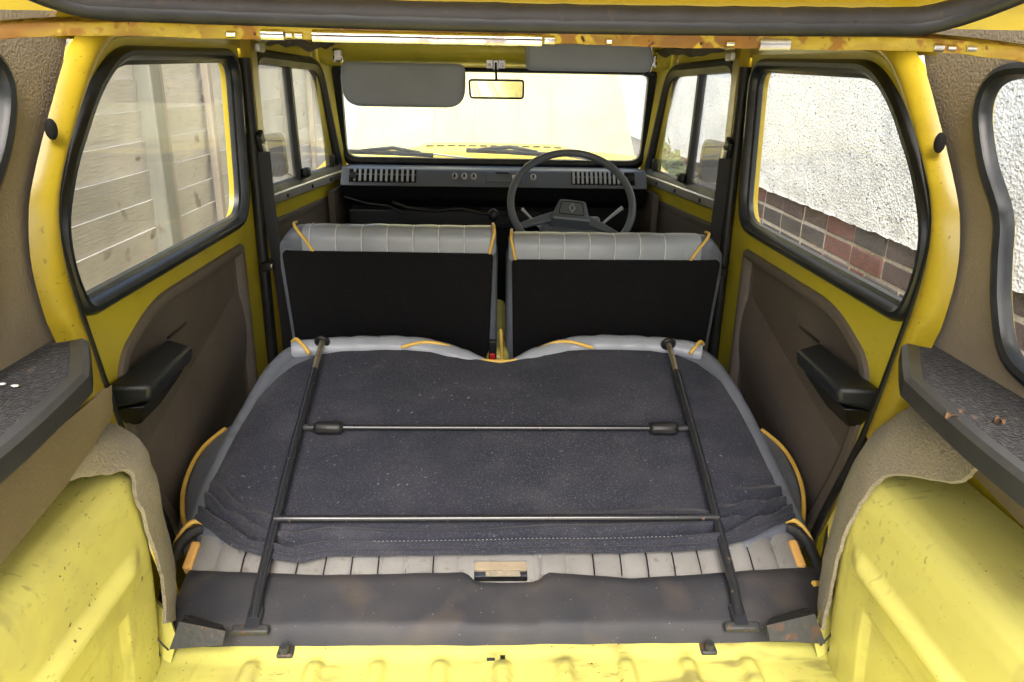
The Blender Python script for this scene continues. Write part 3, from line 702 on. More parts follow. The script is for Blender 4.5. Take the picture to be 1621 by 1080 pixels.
# seat cushion showing at both sides under the backrest
cu = [(.0, .05), (.40, .06), (.50, .12), (.560, .17), (.600, .235), (.624, .30), (.634, .39), (.620, .47), (.585, .52), (.50, .56), (.0, .58)]
cu = [(x, v) for x, v in cu]+[(-x, v) for x, v in reversed(cu[1:-1])]
cu = smooth(cu, 3, True)
V, Fc = dish(cu, [(.03, -.20), (0, -.16), (-.002, -.09), (.006, -.066), (.022, -.052), (.05, -.048)], lambda x, v, h: rs(x, v, h))
build('cushion', V, Fc, 'vinyl_grey', rear_seat, 60)
for s in (-1, 1):
    pipe([rs(s*.546, .200, -.005), rs(s*.572, .222, -.03), rs(s*.598, .262, -.050), rs(s*.618, .325, -.052), rs(s*.622, .39, -.052), rs(s*.611, .447, -.052), rs(s*.582, .495, -.052)], rear_seat, .0046)
    pipe([rs(s*.532, .208, .002), rs(s*.552, .206, .004), rs(s*.569, .185, -.006), rs(s*.576, .160, -.02)], rear_seat, .0046)
    pipe([rs(s*.572, .135, -.03), rs(s*.578, .105, -.03), rs(s*.566, .086, -.012), rs(s*.540, .076, .004)], rear_seat, .0052)
    tube('hinge_arm', [rs(s*.536, .200, -.006), rs(s*.552, .188, -.004), rs(s*.564, .165, -.008), rs(s*.566, .13, -.010), rs(s*.562, .09, -.012), rs(s*.556, .05, -.02)], [.012, .013, .013, .012, .012, .011], 'rusty_steel', rear_seat, 8, flat=(1, .8))
    box('foam_edge', rs(s*.534, .142, -.010), (.016, .055, .022), 'foam_orange', rear_seat, .004, Matrix.Rotation(TH, 3, 'X'))
# pale cloth strip with stitched flutes, either side of the latch slot
for (x0, x1) in ((-.530, -.050), (.062, .545)):
    def cl(u, v):
        x = lerp(x0, x1, u); vv = lerp(.088, .190, v)
        e = abs(math.sin(math.pi*(x+.02)/.047))
        return rs(x, vv, -.020+.010*e**.3+.006*math.sin(math.pi*v)+.002*nz(x*20, vv*20, 0))
    build('cloth_strip', *gridm(160, 10, cl), 'seat_cloth_pale', rear_seat, 70)
    for k in range(-12, 13):
        x = k*.047-.02
        if x0+.06 < x < x1-.06: tube('seam', [cl((x+.002*nz(k, v, 0)-x0)/(x1-x0), v)+Vector((0, -.0012, .0016)) for v in (0, .25, .5, .75, .95)], .0013, 'hole_black', rear_seat, 5)
plate('latch_slot', roundp([(-.052, .084), (.062, .084), (.062, .142), (-.052, .142)], .008, 3), [roundp([(-.042, .088), (.050, .088), (.050, .130), (-.042, .130)], .004, 2)], lambda x, v, h: rs(x, v, h), -.016, -.004, 'seat_cloth_pale', rear_seat)
box('slot_lining', rs(.004, .098, -.040), (.11, .04, .008), 'hole_black', rear_seat, 0, Matrix.Rotation(TH, 3, 'X'))
box('slot_back', rs(.004, .124, -.012), (.094, .020, .006), 'trim_khaki', rear_seat, .001, Matrix.Rotation(TH, 3, 'X'))
box('slot_tab', rs(.008, .1085, -.012), (.060, .010, .004), 'felt_carpet', rear_seat, .001, Matrix.Rotation(TH, 3, 'X'))
# dark vinyl band at the foot of the seat
def band(u, t):
    topv = interp([(0, .113), (.2, .102), (.435, .106), (.452, .088), (.548, .088), (.565, .106), (.70, .092), (1, .115)], u)
    xl = lerp(-.535, -.528, t); xr = lerp(.545, .556, t)
    v = lerp(-.025, topv, t); x = lerp(xl, xr, u)
    h = .002-.034*max(0, (.28-t)/.28)**1.6-.006*max(0, (t-.85)/.15)**2+.0035*nz(x*6, v*9, 2)+.0015*nz(x*25, v*25, 0)
    return rs(x, v, h)
build('vinyl_band', *gridm(110, 24, band), 'vinyl_dark', rear_seat, 80)
# tubular frame
for s in (-1, 1):
    tube('frame_tube', [rs(s*.392, .012, .012), rs(s*.394, .06, .020), rs(s*.400, .30, .022), rs(s*.402, .602, .022)], .0088, 'black_tube', rear_seat, 12)
    tube('frame_rod', [rs(s*.402, .600, .022), rs(s*.403, .700, .022)], .0064, 'bare_steel', rear_seat, 12)
    c = rs(s*.403, .703, .020); a = Vector((0, CT, ST))
    tube('grommet', [c+Vector((math.cos(q)*.0125, -ST*math.sin(q)*.0125, CT*math.sin(q)*.0125)) for q in [2*math.pi*i/16 for i in range(16)]], .0055, 'rubber', rear_seat, 8, True)
    V, Fc = gridm(4, 2, lambda u, v: rs(s*.392+lerp(-.011, .011, u), lerp(-.004, .032, v), .014)); build('tube_foot', *thick(V, Fc, lambda v: Vector((0, .004, -.012))), 'black_tube', rear_seat, 30)
    box('foot_plate', rs(s*.394, -.004, .006), (.058, .014, .012), 'rusty_steel', rear_seat, .003, Matrix.Rotation(TH, 3, 'X'))
    box('grip', rs(s*.343, .432, .016), (.062, .027, .026), 'rubber', rear_seat, .010)
    tube('grip_stub', [rs(s*.400, .432, .018), rs(s*.374, .432, .016)], .0062, 'rusty_steel', rear_seat, 10)
    # bent steel end plates
    q = [(284, 984), (357, 999), (352, 1021), (268, 1028)] if s < 0 else [(1290, 972), (1214, 990), (1219, 1014), (1307, 1019)]
    t_ = [(300, 974), (348, 988)] if s < 0 else [(1272, 962), (1222, 978)]
    f = [at(x, y, Y=.935+(0 if i < 2 else -.012)) for i, (x, y) in enumerate(q)]+[at(x, y, Y=.975) for x, y in t_]
    V = f+[p+Vector((0, .004, -.004)) for p in f]; bd = [0, 4, 5, 1, 2, 3]
    build('end_plate', V, [(0, 1, 2, 3), (4, 5, 1, 0), (9, 8, 7, 6), (6, 7, 11, 10)]+[(bd[i], bd[(i+1) % 6], bd[(i+1) % 6]+6, bd[i]+6) for i in range(6)], 'rusty_steel', rear_seat, 30)
    e = [f[0].lerp(f[4], .5)+Vector((0, -.002, .005)), f[4].lerp(f[5], .5)+Vector((0, -.01, .001)), f[1].lerp(f[5], .4)+Vector((0, -.002, .004))]
    tube('torn_edge', smooth(e, 4), .003, 'hole_black', rear_seat, 6)
tube('cross_bar', [rs(-.374, .432, .017), rs(.374, .432, .017)], .0060, 'black_tube', rear_seat, 12)
tube('cross_bar', [rs(-.398, .197, .026), rs(.400, .199, .026)], .0066, 'black_tube', rear_seat, 12)

# ------------------------------------------------------------------ front seats
def front_seat(x0, x1, so, dz):
    """so: -1 outer edge on the left, +1 on the right"""
    xo, xi = (x0, x1) if so < 0 else (x1, x0)
    yb = lambda z: 1.795+(-.345-z)*.10
    t3 = lambda x, z, d: Vector((x, yb(z)+d, z+dz))
    ol = roundp([(xo, -.372), (xi, -.392), (xi, -.82), (xo-so*.02, -.82)], [.075, .02, .03, .03], 6)
    V, Fc = dish(ol, [(.012, .13), (0, .11), (0, .022), (.004, .008), (.014, .001), (.03, 0)], t3)
    seat = build('front_seat', V, Fc, 'vinyl_grey', car, 60)
    bp = roundp([(xo-so*.018, -.398), (xi+so*.011, -.401), (xi+so*.024, -.80), (xo-so*.034, -.80)], .012, 4)
    V, Fc = dish(bp, [(0, .004), (.001, -.010), (.006, -.012)], t3); build('back_panel', V, Fc, 'black_cloth', seat, 50)
    a, b = min(xo-so*.055, xi+so*.004), max(xo-so*.055, xi+so*.004)
    first = (.075 if so > 0 else .03); sg = .0625
    se = lambda c_: math.copysign(abs(c_)**.72, c_)
    def roll(u, v):
        x = lerp(a, b, u); k = (x-a-first)/sg
        e = abs(math.sin(math.pi*k)); end = min(x-a, b-x); ef = min(1, math.sqrt(max(0, end)/.014+.02))
        if x-a < first or b-x < .05: e = 1
        r = (.945+.055*e**.28)*(.62+.38*ef)
        an = R(lerp(-75, 190, v))
        return Vector((x, 1.842-r*.043*se(math.cos(an)), -.388+dz+r*.047*se(math.sin(an))+.003*nz(x*9, 0, so)))
    build('top_roll', *gridm(260, 24, roll), 'vinyl_grey_lit', seat, 80)
    k = 0
    while a+first+k*sg < b-.045:
        u_ = (first+k*sg)/(b-a); k += 1
        tube('stitch_line', [roll(u_, v)+Vector((0, -.0014*math.cos(R(lerp(-75, 190, v))), .0012)) for v in [i/16 for i in range(3, 14)]], .0010, 'white_knob', seat, 5)
    # rounded outer shoulder beside the roll
    def pr(x, an, r=.0545): return Vector((x, 1.842-.84*r*se(math.cos(R(an))), -.388+dz+.92*r*se(math.sin(R(an)))))
    pipe([pr(xo-so*.040, 120), pr(xo-so*.044, 80), pr(xo-so*.056, 45), pr(xo-so*.076, 12), pr(xo-so*.095, -14, .052)], seat, .0040)
    pipe([pr(xi+so*.012, 110), pr(xi+so*.010, 70), pr(xi+so*.010, 35), pr(xi+so*.016, 5), pr(xi+so*.022, -18, .052)], seat, .0040)
    def sho(u, v):
        x = lerp(xo-so*.006, xo-so*.066, u); r = .050*(.42+.58*math.sin(math.pi/2*min(1, u*1.25+.08)))
        an = R(lerp(-75, 190, v)); return Vector((x, 1.842-r*.84*se(math.cos(an)), -.389+dz-.020*(1-u)**2+r*.92*se(math.sin(an))))
    build('shoulder', *gridm(14, 16, sho), 'vinyl_grey', seat, 80)
    cu_ = box('cushion', ((xo+xi)/2, 2.08, -.84), (abs(xo-xi)-.02, .46, .16), 'vinyl_grey', seat, .03)
front_seat(-.540, .003, -1, -.003); front_seat(.026, .574, 1, -.017)
bk = box('belt_buckle', (-.008, 1.80, -.655), (.020, .016, .05), 'black_plastic', car, .003)
box('release_button', (-.008, 1.795, -.672), (.015, .012, .018), 'red_button', bk, .002)
box('tunnel', (.005, 2.05, -.86), (.06, .5, .40), 'paint_floor', car, .02)
pipe([(.012, 1.80, -.60), (.016, 1.80, -.66), (.015, 1.795, -.74)], car, .004, 'loose_piping')

# ------------------------------------------------------------------ windscreen, header, roof
def ws3(x, z, d):                      # windscreen plane leans back a little
    y = 2.75-(z+.283)*.42
    return Vector((x, y-d, z))
WS = roundp([(-.520, .033), (.520, .033), (.536, -.281), (-.536, -.281)], [.035, .035, .055, .055], 6)
wsg = psweep('windscreen', WS, [(-.012, -.010), (-.010, .008), (.004, .018), (.018, .016), (.026, .004), (.024, -.010)], ws3, 'rubber', car)
plate('glass', inset(WS, -.008), [], ws3, -.004, 0, 'glass_screen', wsg)
def hdr(u, v):
    x = lerp(-.56, .56, u)
    y, z = poly_at(smooth([(2.42, .140), (2.47, .128), (2.495, .110), (2.505, .085), (2.512, .062), (2.535, .046), (2.585, .038), (2.64, .028)], 4), v)
    return Vector((x, y+.02*(abs(x)/.56)**2, z-.006*(abs(x)/.56)**2))
build('windscreen_header', *gridm(20, 18, hdr), 'paint_door', car, 70)
def rf(u, v):
    x = lerp(-.60, .60, u); y = lerp(.79, 2.44, v)
    e = lerp(.055, .135, min(1, (y-.79)/.9))
    return Vector((x*(1-.12*max(0, (y-2)/.44)), y, e+.02*(1-(x/.6)**2)*min(1, (y-.79)/.3)))
rp = build('roof', *thick(*gridm(20, 30, rf), lambda v: Vector((0, 0, .03))), 'paint_outer', car, 60)
# rear edge of the roof: rusty flange, bright clips
def lip(u, v):
    x = lerp(-.66, .66, u)
    zb = .0345-.0006+.0016*nz(x*9, 0, 0)+.0010*nz(x*40, 1, 0)
    prof = [(.835, .054), (.812, .048), (.803, zb+.012), (.800, zb+.004), (.802, zb), (.816, zb+.001), (.83, zb+.008)]
    y, z = prof[round(v*6)]
    return Vector((x, y+.004*nz(x*13, v, 4), z-.030*max(0, (abs(x)-.40)/.26)**2))
lp = build('roof_lip', *gridm(200, 7, lip), 'rusty_lip', car, 60)
def clip(px0, px1, py, h=.008, m='chrome', dz=0):
    a = at(px0, py, Y=.797); b = at(px1, py, Y=.797)
    def fn(u, v):
        x = lerp(a.x, b.x, u); an = lerp(-70, 80, v)
        return Vector((x, .7995-.004*math.cos(R(an)), .0375+dz+h*.5*math.sin(R(an))+.0006*nz(x*60, v, 0)))
    V, Fc = gridm(12, 7, fn); build('trim_clip', *thick(V, Fc, lambda v: Vector((0, .003, 0))), m, lp, 60)
clip(358, 372, 47, .007); clip(412, 448, 47, .011); clip(452, 462, 50, .007); clip(466, 478, 50, .007)
clip(494, 858, 58, .012, 'chrome', -.0005); clip(830, 842, 66); clip(846, 854, 68); clip(862, 878, 70, .009)
clip(960, 968, 70, .006); clip(1204, 1252, 66, .012, 'aluminium'); clip(1150, 1162, 72, .006); clip(1478, 1494, 78, .009); clip(1500, 1512, 80, .007); clip(1530, 1545, 82, .006, 'aluminium')
# remains of the headlining along the rails
for s in (-1, 1):
    def hl(u, v):
        y = lerp(2.08, 2.52, u); x = .600-.085*(y-2.06)/.62
        return Vector((s*(x-.035*v), y, .076+.004*math.sin(u*9+s)+.012*nz(u*5, v*2, s)+.016*v))
    V, Fc = gridm(26, 5, hl); build('headlining_remnant', *thick(V, Fc, lambda v: Vector((0, 0, .004))), 'headlining', car, 60)
    box('rail_clip', (s*.598, 2.03, .066), (.014, .05, .022), 'aluminium', car, .004)
    box('visor_hinge', (s*.487, 2.475, .062), (.030, .03, .040), 'chrome', car, .006)
# open tailgate overhead with its rubber seal
def tg(u, v):
    x = lerp(-.56, .56, u); y = lerp(.765, -.18, v)
    return Vector((x, y, .074+.62*(.765-y)+.05*math.sin(v*math.pi)+.012*(abs(x)/.56)**2))
hatch = build('tailgate', *thick(*gridm(24, 24, tg), lambda v: Vector((0, .012, .03))), 'paint_outer', car, 60)
sp = []
for i in range(61):
    x = lerp(-.47, .47, i/60); c = max(0, (abs(x)-.37)/.10)
    sp.append(Vector((x, .742-.09*c**1.8, .0535+.006*(x/.47)**2+.047*c**1.8)))
sp = [sp[0]+Vector((-.006, -.12, .075)), sp[0]+Vector((-.004, -.05, .03))]+sp+[sp[-1]+Vector((.004, -.05, .03)), sp[-1]+Vector((.006, -.12, .075))]
tube('tailgate_seal', sp, [.0125+.0012*nz(i*.7, 0, 0) for i in range(len(sp))], 'seal_brown', hatch, 12)
c = [p+Vector((0, -.004, -.0045)) for p in sp]
tube('seal_lip', c, .0088, 'rubber', hatch, 10)
# rear corner posts and hatch sill, outside the picture
for s in (-1, 1):
    V, Fc = tubem(smooth([(s*.60, .79, .075), (s*.625, .62, -.08), (s*.64, .46, -.30), (s*.64, .38, -.50), (s*.63, .26, -.95)], 5), .042, 12, flat=(1, .8)); build('rear_corner_post', V, Fc, 'paint_body', car, 60)
box('rear_sill', (0, -.02, -.90), (1.25, .10, .12), 'paint_outer', car, .02)
for s in (-1, 1):
    for y in (.45, 3.55):
        V, Fc = tubem([(s*.60, y, GZ+.29), (s*.735, y, GZ+.29)], [.29, .29], 28); wl = build('wheel', V, Fc, 'tyre', car, 30); add_bevel(wl, .03)
        V, Fc = tubem([(s*.735, y, GZ+.29), (s*.742, y, GZ+.29)], [.17, .15], 24); build('rim', V, Fc, 'aluminium', wl, 30)

# sun visors and rear-view mirror
def visor(x0, x1, z0, z1, y, rad):
    ol = roundp([(x0, z1), (x1, z1), (x1, z0), (x0, z0)], rad, 6)
    t3 = lambda x, z, d: Vector((x, y+d, z))
    V, Fc = dish(ol, [(.012, .020), (.002, .017), (0, .010), (.002, .003), (.012, 0)], t3)
    v2 = build('sun_visor', V, Fc, 'visor_vinyl', car, 60)
    psweep('welted_edge', inset(ol, .004), [(-.001, .012), (-.001, .008), (.005, .008), (.005, .012)], t3, 'visor_vinyl', v2)
    return v2
visor(-.468, -.094, -.084, .042, 2.40, [.022, .025, .06, .065])
vr = visor(.089, .468, .028, .108, 2.385, [.01, .01, .02, .02])
tube('hinge_rod', [(.466, 2.39, .10), (.475, 2.40, .06), (.470, 2.42, .022), (.455, 2.43, .020)], .0035, 'chrome', vr)
box('hinge_block', (.468, 2.42, .022), (.03, .014, .010), 'black_plastic', vr, .002)
MY = 2.36
a = at(741, 125, Y=MY); b = at(830, 158, Y=MY)
mo = roundp([(a.x, a.z), (b.x, a.z+.001), (b.x, b.z), (a.x+.004, b.z)], .012, 5)
m3 = lambda x, z, d: Vector((x, MY+d+.10*(x-a.x)-.205*(z-b.z), z))
V, Fc = dish(mo, [(.012, .030), (.002, .020), (0, .004), (.004, 0), (.005, .003)], m3); rv = build('rear_view_mirror', V, Fc, 'black_plastic', car, 50)
V, Fc = dish(inset(mo, .005), [(0, .0025), (.001, .0018)], m3); build('mirror_glass', V, Fc, 'mirror_glass', rv, 30)
c = at(786, 125, Y=MY); d = at(785, 104, Y=MY)
tube('stem', [c+Vector((0, .02, -.004)), d+Vector((0, .03, -.01)), d+Vector((0, .05, .008))], .0035, 'black_plastic', rv)
bc = at(785, 100, Y=2.44)
br = box('mount_plate', bc+Vector((0, .07, -.002)), (.060, .006, .026), 'aluminium', rv, .002)
box('mount_boss', bc+Vector((0, .063, -.004)), (.018, .012, .030), 'aluminium', rv, .003)
for s in (-1, 1): box('screw', bc+Vector((s*.020, .066, -.004)), (.009, .006, .010), 'chrome', rv, .003)

# ------------------------------------------------------------------ dashboard
DP = [(2.78, -.296), (2.64, -.292), (2.615, -.292), (2.605, -.296), (2.575, -.338), (2.571, -.346)]
def dsh(u, v):
    x = lerp(-.522, .522, u); y, z = poly_at(DP, v); return Vector((x, y, z))
dash = build('dashboard', *thick(*gridm(8, 40, dsh), lambda v: Vector((0, .006, -.004))), 'dash_plastic', car, 35)
build('lower_apron', *thick(*gridm(6, 10, lambda u, v: (lambda p: Vector((lerp(-.520, .520, u), p.x, p.y)))(poly_at([(2.574, -.3475), (2.578, -.353), (2.60, -.40), (2.64, -.425)], v))), lambda v: Vector((0, .005, 0))), 'black_plastic', dash, 35)
DF0, DF1 = Vector((0, 2.605, -.296)), Vector((0, 2.575, -.338)); dfd = (DF1-DF0).normalized(); dfn = Vector((0, dfd.z, -dfd.y)).normalized()
def df(px, f, h=0.):
    x = at(px, 278, Y=2.59).x; return Vector((x, 0, 0))+DF0.lerp(DF1, f)+dfn*h
RX = Matrix.Rotation(math.atan2(-dfd.y, -dfd.z), 3, 'X')
RX = Matrix.Rotation(-math.atan2(.030, .042), 3, 'X')
for (p0, p1) in ((556, 656), (908, 1002)):
    A = df(p0-3, .0); B = df(p1+3, .0); cx = (A.x+B.x)/2
    gr = build('vent_grille', *boxm(Vector((cx, 0, 0))+DF0.lerp(DF1, .5)+dfn*.0015, (B.x-A.x, .003, .047), RX), 'hole_black', dash, 30)
    n = 12
    for i in range(n):
        px = lerp(p0+6, p1-2, i/(n-1)) if p0 < 700 else lerp(p0, p1-16, i/(n-1))
        build('slat', *boxm(df(px, .5, .006), (.0075, .007, .044), RX), 'slat_plastic', gr, 30)
    build('slat_bar', *boxm(Vector((cx, 0, 0))+DF0.lerp(DF1, .42)+dfn*.0035, (B.x-A.x-.004, .004, .004), RX), 'dash_plastic', gr, 30)
    px = p0+4 if p0 < 700 else p1-4
    build('vent_lever', *boxm(df(px, .6, .011), (.016, .014, .022), RX), 'black_plastic', gr, 30)
for px in (720, 735, 750, 844):
    c = df(px, .5, .0); V, Fc = tubem([c+dfn*.001, c+dfn*.012, c+dfn*.017], [.0105, .010, .007], 12)
    kb = build('switch', V, Fc, 'white_knob', dash, 40)
    build('switch_tip', *boxm(df(px, .56, .017), (.006, .006, .010), RX), 'black_plastic', kb, 30)
rd = build('radio_panel', *boxm(df(799, .5, .002), (.130, .006, .040), RX), 'dash_plastic', dash, 30); add_bevel(rd, .004)
build('panel_slot', *boxm(df(795, .22, .006), (.045, .003, .004), RX), 'hole_black', rd, 30)
build('panel_button', *boxm(df(814, .5, .007), (.014, .006, .012), RX), 'white_knob', rd, 30)
psv = roundp([(-.066, -.019), (.066, -.019), (.066, .019), (-.066, .019)], .008, 4)
for (px, w_) in ((858, .01), (868, .008), (880, .008)): build('warning_lamp', *boxm(at(px, 299, Y=2.585), (w_, .006, .008)), 'white_knob', dash, 30)
# under-dash shelf, bulkhead, pipes
box('bulkhead', (0, 2.86, -.70), (1.10, .02, .78), 'black_plastic', car, 0)
us = box('under_dash_shelf', (-.10, 2.70, -.485), (.84, .22, .012), 'black_plastic', car, .003)
box('shelf_lip', (-.17, 2.585, -.455), (.66, .012, .05), 'black_plastic', us, .004)
box('rusty_bulkhead_patch', (-.12, 2.845, -.415), (.24, .008, .05), 'glovebox_rust', us, 0)
tube('cable', [at(x, y, Y=2.56) for x, y in ((620, 320), (650, 330), (690, 334), (730, 330), (765, 338), (800, 340), (812, 330))], .006, 'rubber', us)
tube('cable', [at(x, y, Y=2.54) for x, y in ((545, 312), (580, 322), (615, 326), (640, 340))], .004, 'black_plastic', us)
for s in (-1, 1): box('kick_panel', (s*.545, 2.70, -.66), (.02, .36, .60), 'door_card_brown', car, 0)
gl = at(781, 341, Y=2.26)
gv = tube('gear_lever', [gl+Vector((0, .30, -.06)), gl+Vector((0, .16, -.03)), gl+Vector((0, .04, -.02)), gl+Vector((0, 0, -.006))], .006, 'chrome', car)
V, Fc = gridm(14, 9, lambda u, v: gl+Vector((.017*math.cos(u*6.2832)*math.sin(v*math.pi), .017*math.sin(u*6.2832)*math.sin(v*math.pi), .020*math.cos(v*math.pi))), True)
build('lever_knob', V, Fc, 'black_plastic', gv, 70)
# steering wheel
WC = at(905, 322, Y=2.285); AL = R(42); wu = Vector((0, math.sin(AL), math.cos(AL))); wn = Vector((0, -math.cos(AL), math.sin(AL)))
def wp(u, v, h=0.): return WC+Vector((u, 0, 0))+wu*v+wn*h
sw = tube('steering_wheel', [wp(.187*math.cos(2*math.pi*i/64), .187*math.sin(2*math.pi*i/64)) for i in range(64)], .0115, 'dash_plastic', car, 14, True)
RO = R(-6)
def wr(u, v, h=0.): return wp(u*math.cos(RO)-v*math.sin(RO), u*math.sin(RO)+v*math.cos(RO), h)
for s in (-1, 1):
    V, Fc = gridm(14, 2, lambda u, v: wr(s*lerp(.045, .158, u), lerp(-.034, -.098, u**1.15)+lerp(-.014, .014, v)*lerp(1.3, .8, u), lerp(-.024, -.004, u)))
    sk = build('spoke', *thick(V, Fc, lambda v: wn*-.012), 'dash_plastic', sw, 30); add_bevel(sk, .004)
pad = roundp([(-.062, -.058), (.066, -.058), (.046, .020), (-.040, .022)], .012, 4)
V, Fc = dish(pad, [(-.004, -.055), (0, -.030), (.004, -.008), (.012, -.004)], lambda u, v, h: wr(u, v, h)); build('hub_pad', V, Fc, 'dash_plastic', sw, 40)
psweep('pad_groove', roundp([(-.036, -.036), (.040, -.036), (.032, .006), (-.028, .006)], .004, 2), [(0, -.0045), (0, -.003), (.0025, -.003), (.0025, -.0045)], lambda u, v, h: wr(u, v, h), 'black_plastic', sw)
psweep('emblem', [Vector((.003, .001)), Vector((.011, -.014)), Vector((.003, -.029)), Vector((-.005, -.014))], [(-.001, -.0045), (-.001, -.0025), (.002, -.0025), (.002, -.0045)], lambda u, v, h: wr(u, v, h), 'slat_plastic', sw)
tube('steering_column', [wp(0, -.02, -.05), wp(0, -.03, -.30)], .035, 'black_plastic', car, 14)
cw = build('column_shroud', *boxm(wp(0, -.045, -.075), (.19, .07, .05), Matrix.Rotation(AL, 3, 'X')), 'dash_plastic', car, 30); add_bevel(cw, .01)
tube('indicator_stalk', [wp(.08, -.05, -.07), wp(.13, -.01, -.055), wp(.165, .018, -.05)], [.004, .005, .0075], 'slat_plastic', car)
tube('choke_lever', [wp(-.09, -.05, -.07), wp(-.135, .0, -.06), wp(-.150, .014, -.055)], [.004, .004, .006], 'slat_plastic', car)

# ------------------------------------------------------------------ outside ahead of the windscreen
def cowl(u, v):
    x = lerp(-.66, .66, u); y = lerp(2.74, 3.14, v)
    hump = 1/(1+math.exp((abs(x-.0)-.30)*60))
    z = lerp(-.305, -.268, v)-.03*(abs(x)/.66)**3
    z += hump*.022*min(1, max(0, (v-.30)*5))
    return Vector((x, y, z))
cw = build('scuttle', *thick(*gridm(80, 24, cowl), lambda v: Vector((0, 0, -.02))), 'paint_outer', car, 60)
for i in range(13):
    x = lerp(-.255, .255, i/12); box('vent_slot', (x, 3.075, cowl((x+.66)/1.32, (3.075-2.74)/.4).z+.001), (.030, .030, .003), 'rubber', cw, 0)
for (p0, p1, pm) in (((553, 240), (686, 246), (760, 253)), ((738, 238), (870, 245), (945, 255))):
    a = at(*p0, Y=2.79); b = at(*p1, Y=2.78); c = at(*pm, Y=2.80); m_ = a.lerp(b, .52)+Vector((0, -.004, .020))
    wb = tube('wiper', [a, a.lerp(b, .5)+Vector((0, -.003, .002)), b], .0085, 'rubber', car)
    tube('blade_bridge', [a.lerp(b, .15)+Vector((0, 0, .004)), m_, a.lerp(b, .85)+Vector((0, 0, .006))], .007, 'rubber_grey', wb)
    tube('wiper_arm', [m_, a.lerp(b, .8)+Vector((0, .004, .006)), b+Vector((.02, .006, .002)), c], .0035, 'aluminium', wb)
def bon(u, v):
    z = lerp(-.62, .52, v); hw_ = lerp(.80, .47, (z+.62)/1.14); x = lerp(-hw_, hw_, u)
    y = lerp(3.92, 3.80, v)+.05*(1-(2*u-1)**2)*.5
    return Vector((x, y, z))
bn = build('bonnet', *thick(*gridm(30, 30, bon), lambda v: Vector((0, .03, .003))), 'yellow_overexposed', car, 60)
for x in (-.34, -.12, .12, .34):
    V, Fc = gridm(2, 16, lambda u, v: Vector((x*(1-.25*v)+lerp(-.014, .014, u), lerp(3.92, 3.80, v)+.022*(1-(x/.7)**2)-.004, lerp(-.60, .50, v)))); build('stiffener', *thick(V, Fc, lambda v: Vector((0, .008, 0))), 'yellow_overexposed', bn, 40)
for s in (-1, 1):
    def wing(u, v):
        y = lerp(2.80, 4.0, u); an = v*math.pi/2
        return Vector((s*(.56+.17*math.sin(an)), y, -.385-.05*u-.16*(1-math.cos(an))-(.35 if v == 1 else 0)))
    build('front_wing', *thick(*gridm(16, 8, wing), lambda v: Vector((-s*.01, 0, -.01))), 'paint_outer', car, 60)
box('front_panel', (0, 4.02, -.72), (1.40, .05, .50), 'paint_outer', car, .02)

# neighbouring house beyond, and shrubs by the wall
nh = empty('neighbour_house', (3.2, 14, GZ), 'cream rendered house with white window frames, seen past the open bonnet', 'house')
box('wall', (3.6, 15.0, GZ+2.6), (4.2, 5.0, 5.2), 'render_cream', nh, 0)
V = [Vector(p) for p in ((1.2, 12.2, GZ+5.2), (6, 12.2, GZ+5.2), (6, 17.8, GZ+5.2), (1.2, 17.8, GZ+5.2), (1.2, 15, GZ+7.3), (6, 15, GZ+7.3))]
build('roof', V, [(0, 1, 5, 4), (2, 3, 4, 5), (0, 4, 3), (1, 2, 5), (0, 3, 2, 1)], 'roof_tile', nh, 20)
for (x, z) in ((2.30, GZ+1.7), (2.35, GZ+4.1), (4.6, GZ+1.7), (4.6, GZ+4.1)):
    fr = plate('window', [(x-.55, z-.65), (x+.55, z-.65), (x+.55, z+.65), (x-.55, z+.65)], [[(x-.48, z-.58), (x-.04, z-.58), (x-.04, z+.58), (x-.48, z+.58)], [(x+.04, z-.58), (x+.48, z-.58), (x+.48, z+.58), (x+.04, z+.58)]], lambda a, b, d: Vector((a, 12.5-d, b)), .001, .06, 'white_frame', nh)
    box('pane', (x, 12.485, z), (.98, .02, 1.18), 'dark_pane', fr, 0)
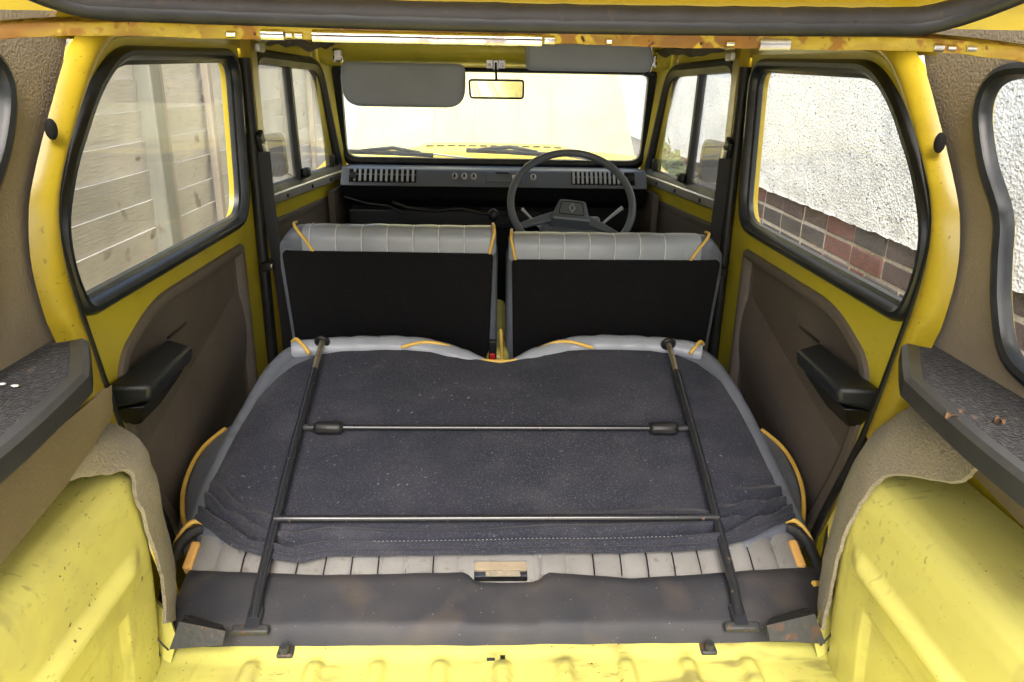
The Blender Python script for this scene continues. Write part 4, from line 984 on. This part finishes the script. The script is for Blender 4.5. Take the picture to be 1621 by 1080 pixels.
def shrub(cx, cy, h, r, m, label, seed):
    random.seed(seed)
    sh_ = empty('shrub', (cx, cy, GZ), label, 'shrub', 'shrubs growing ahead of the car')
    parts = []
    for i in range(7):
        an = rnd(0, 6.28); parts.append(tubem([(cx+rnd(-.03, .03), cy+rnd(-.03, .03), GZ-.02), (cx+.4*r*math.cos(an), cy+.4*r*math.sin(an), GZ+h*.45), (cx+.8*r*math.cos(an), cy+.8*r*math.sin(an), GZ+h*.85)], [.012, .008, .003], 5))
    build('trunk', *join(parts), 'bark', sh_, 60)
    V, Fc = [], []
    for i in range(1800):
        d = Vector((random.gauss(0, 1), random.gauss(0, 1), random.gauss(0, 1))).normalized()*(random.random()**.4)
        bump = .75+.35*nz(d.x*3, d.y*3, d.z*3+seed)
        c = Vector((cx+d.x*r*bump, cy+d.y*r*bump, GZ+h*.58+d.z*h*.42*bump))
        u = Vector((rnd(-1, 1), rnd(-1, 1), rnd(-.6, .6))).normalized(); w_ = u.orthogonal().normalized(); l = rnd(.025, .05)
        k = len(V); V += [c-u*l, c+w_*l*.4, c+u*l, c-w_*l*.4]; Fc.append((k, k+1, k+2, k+3))
    build('crown', V, Fc, m, sh_)
shrub(1.02, 4.35, 1.15, .26, 'shrub_leaf', 'dark green shrub against the house wall ahead of the car', 3)
shrub(1.00, 3.75, 1.02, .20, 'shrub_leaf_lime', 'small yellow-green shrub at the house wall beside the car bonnet', 4)

# ------------------------------------------------------------------ bits of litter on the shelves
random.seed(11)
def leaf(p, l, wd, rz, label):
    V, Fc = gridm(9, 5, lambda u, v: Vector(((u-.5)*l, (v-.5)*wd*math.sin(math.pi*min(.98, max(.06, u)))**.7, .004*math.sin(u*7)+.004*abs(v-.5))))
    rz = Matrix.Rotation(rz, 3, 'Z'); V = [rz @ v+p for v in V]
    o = build('dead_leaf', *thick(V, Fc, lambda v: Vector((0, 0, .0006))), 'leaf_litter', None, 60)
    tag(o, label, 'leaf', 'dead leaves and crumbs on the parcel shelves')
leaf(at(1510, 660, Z=-.357), .030, .013, .5, 'curled brown leaf on the felt shelf on the house wall side')
leaf(at(1583, 668, Z=-.357), .014, .010, 1.5, 'small brown leaf scrap near the quarter window on the house wall side')
leaf(at(1468, 543, Z=-.357), .010, .007, 2.2, 'tiny leaf crumb in the shelf corner on the house wall side')
def crumb(p, r, label):
    V, Fc = gridm(8, 5, lambda u, v: p+Vector((r*math.cos(u*6.283)*math.sin(v*math.pi)*(1+.3*math.sin(u*17)), r*.7*math.sin(u*6.283)*math.sin(v*math.pi), r*.4*math.cos(v*math.pi))), True)
    tag(build('paint_flake', V, Fc, 'white_knob', None, 50), label, 'flake', 'paint flakes on the fence side shelf')
crumb(at(4, 608, Z=-.358), .004, 'white paint flake at the picture edge on the fence side shelf')
crumb(at(24, 611, Z=-.358), .0045, 'white paint flake on the fence side shelf, the one nearer the pillar')
